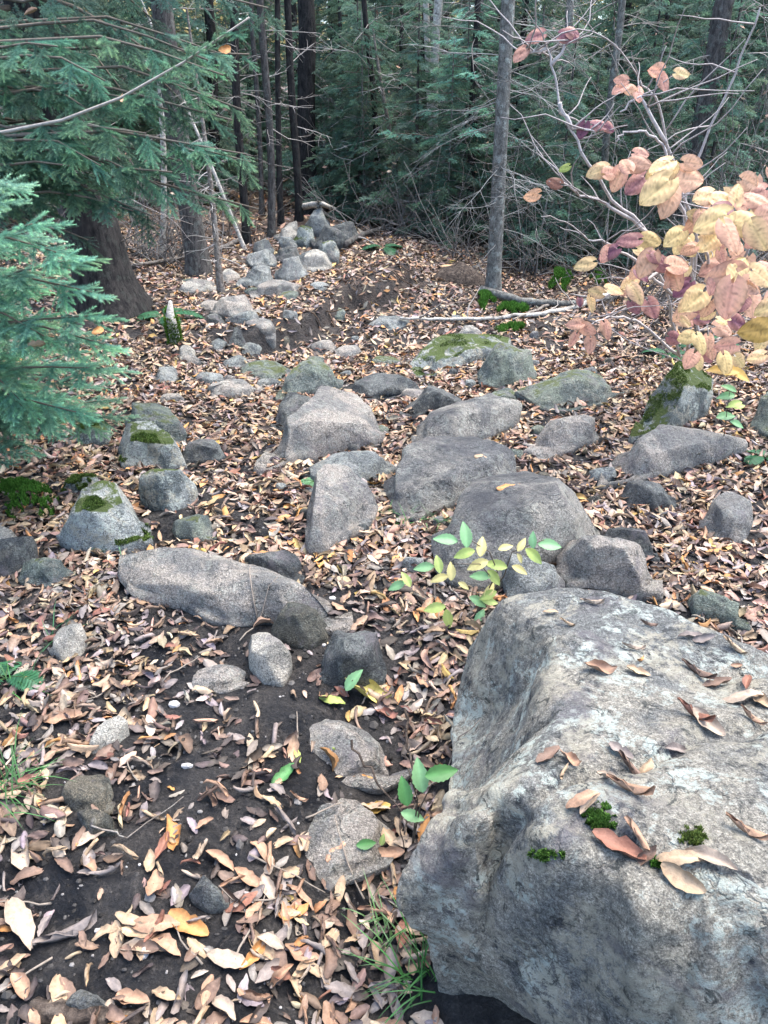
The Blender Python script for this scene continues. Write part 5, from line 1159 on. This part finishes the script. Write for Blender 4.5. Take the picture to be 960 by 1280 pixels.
seedling((905, 545), [[(908, 520, -.02), (912, 490, -.04)]], [(912,485,16,150,'mint',-.04),(908,495,18,180,'mint',-.04),(918,505,16,190,'lime',-.03),(908,520,20,10,'mint',-.02),(925,508,12,20,'lime',-.02),(922,530,16,-20,'mint',-.02),(905,462,30,170,'gold',-.05),(925,468,26,-20,'gold',-.05)], 'seedling with small green leaves right of the tilted mossy slab')
seedling((430, 862), [[(436, 856, -.02), (441, 850, -.03)]], [(441,850,28,60,'mint',-.03)], 'single green leaflet poking up behind the large yellow-green leaf', 'leaf_sprout')
# shelf fungi on a dark decaying stump
def fungus(px, py, wpx, label, col, z=.0):
    l, n, _ = hit(px, py); r = wpx/2/F*(l-CAM).length; mb = MB(); V = []; ns = 18
    prof = [(0, .55), (.5, .5), (.85, .3), (1, .0), (.9, -.12), (.3, -.2), (0, -.2)]
    for (a, b) in prof:
        for k in range(ns): t = 2*math.pi*k/ns; q = 1+.1*math.sin(3*t+px); V.append((l.x+r*a*q*math.cos(t), l.y+r*.7*a*q*math.sin(t), l.z+z+r*b*.5))
    i = np.arange(len(prof)-1)[:, None]*ns; j = np.arange(ns)[None]; k = (j+1) % ns
    mb.add(V, quads=np.stack([i+j, i+k, i+ns+k, i+ns+j], -1).reshape(-1, 4), col=col); tag(mb.build('bracket_fungus', M['leaf'], None, tuple(l)), label, 'fungus')
p = gpos(570, 352); o = empty('tree_stump', p, 'low dark rotten stump under the brush left of the grey fir', 'stump'); b = MB(); trunk(b, .32, .17, (0, 0), 1.5, 18, 3, .0, roots=1.0)
for v in b.v:
    hi = v[:, 2] > .2; v[hi, :2] *= .3; v[:, 2] = np.minimum(v[:, 2], .17+.03*np.sin(v[:, 0]*40))
b.build('stump', M['wood_dark'], o)
fungus(560, 340, 20, 'tan bracket fungus on the rotten stump, the left one', (.50, .33, .18), .05); fungus(577, 345, 17, 'tan bracket fungus on the rotten stump, the right one', (.52, .36, .2), .03)
fungus(527, 290, 26, 'pale cream fungus cap on the mossy log', (.60, .47, .26), .05); fungus(543, 292, 18, 'smaller cream fungus cap beside the pale one', (.58, .42, .22), .06)
# mossy stub beside the trail (left)
p = gpos(219, 430); o = empty('broken_stub', p, 'short broken white stub leaning beside the trail at left', 'stump'); b = MB(); tube(b, [(0, 0, -.05), (.0, 0, .1), (-.01, 0, .2), (.0, .02, .29)], [.04, .038, .03, .012], 10); b.build('stub', M['birch'], o)
pts = []
for k in range(2500):
    a = random.uniform(0, 6.28); z = random.uniform(0, .19)
    if noise.noise(Vector((a*2, z*20, 3))) > -.15: pts.append((Vector((.042*math.cos(a), .042*math.sin(a), z)), Vector((math.cos(a), math.sin(a), .3))))
moss_mesh(pts, random, .018, 1, (.07, .13, .02)).build('moss', M['moss'], o)
# roots hanging from the eroded edge
rb = empty('exposed_root', tuple(EA.lerp(EB, .4)), 'thin exposed roots along the dark eroded bank', 'root'); O = Vector(rb.location)
for k in range(14):
    t = random.uniform(0, 1); p0 = EA.lerp(EB, t)-O; p0 = p0+Vector((EN.x*.06, EN.y*.06, 0)); p0.z = ground(p0.x+O.x, p0.y+O.y)-O.z+.02; mb = MB()
    tube(mb, wander(p0, (random.gauss(0, .6)+EDN.x, random.gauss(0, .4)-.2, -.25), random.uniform(.12, .35), 7, .15), np.linspace(.007, .002, 8), 5, (.10, .07, .05)); mb.build('root', M['twig'], rb)
# leaves caught in twigs and needles up in the air are part of the trees in the picture's upper half
for k, (px, py, d, cn) in enumerate([(280, 62, 3.35, 'orange'), (152, 125, 3.5, 'peach'), (88, 245, 3.9, 'orange'), (122, 413, 2.6, 'orange'), (45, 432, 2.4, 'tan'), (92, 450, 2.5, 'tan'), (38, 15, 3.9, 'peach')]):
    p = at_y(px, py, d); o = bpy.data.objects.new('caught_leaf', leaf_mesh([1, 6, 5, 7][k % 4], cn)); o.location = p; o.rotation_euler = (random.uniform(.4, 1.4), random.uniform(-.5, .5), random.uniform(0, 3)); o.scale = (.07,)*3
    link(o); tag(o, ['orange leaf caught near the end of the long pale spruce bough', 'peach leaf caught midway along the long pale spruce bough', 'orange leaf hanging in front of the massive dark trunk', 'orange leaf caught in the right part of the young spruce', 'tan leaf caught in the left part of the young spruce', 'tan leaf caught low in the middle of the young spruce', 'peach leaf caught in the dark boughs at the top left'][k], 'leaf')
# ------------------------------------------------------------------ light, sky, camera
world = bpy.data.worlds.new('World'); scene.world = world; world.use_nodes = True; nt = world.node_tree
bg = nt.nodes.get('Background') or nt.nodes.new('ShaderNodeBackground')
sky = nt.nodes.new('ShaderNodeTexSky'); sky.sky_type = 'NISHITA'; sky.sun_disc = False
SEL, SAZ = R(68), R(60)
sky.sun_elevation = SEL; sky.sun_rotation = SAZ; sky.air_density = 1.0; sky.dust_density = 2.5; sky.ozone_density = 1.5
nt.links.new(sky.outputs[0], bg.inputs[0]); bg.inputs[1].default_value = .125
sd = bpy.data.lights.new('sun', 'SUN'); sd.energy = 1.5; sd.angle = R(50); sd.color = (1, .95, .88)
so = link(bpy.data.objects.new('sun', sd)); so.location = (4, -2, 12)
dirv = Vector((math.sin(SAZ)*math.cos(SEL), math.cos(SAZ)*math.cos(SEL), math.sin(SEL)))
so.rotation_euler = dirv.to_track_quat('Z', 'Y').to_euler()
cam = bpy.data.cameras.new('camera'); co = link(bpy.data.objects.new('camera', cam)); scene.camera = co
co.location = CAM; co.rotation_euler = (R(90)-PITCH, 0, 0); cam.sensor_fit = 'VERTICAL'; cam.sensor_height = 36; cam.lens = 36*F/1280; cam.clip_start = .05; cam.clip_end = 800
scene.view_settings.view_transform = 'Standard'; scene.view_settings.look = 'None'; scene.view_settings.gamma = 1; scene.view_settings.exposure = 2.45
scene.cycles.max_bounces = 5; scene.cycles.diffuse_bounces = 3; scene.cycles.glossy_bounces = 1; scene.cycles.transmission_bounces = 2; scene.cycles.use_denoising = True
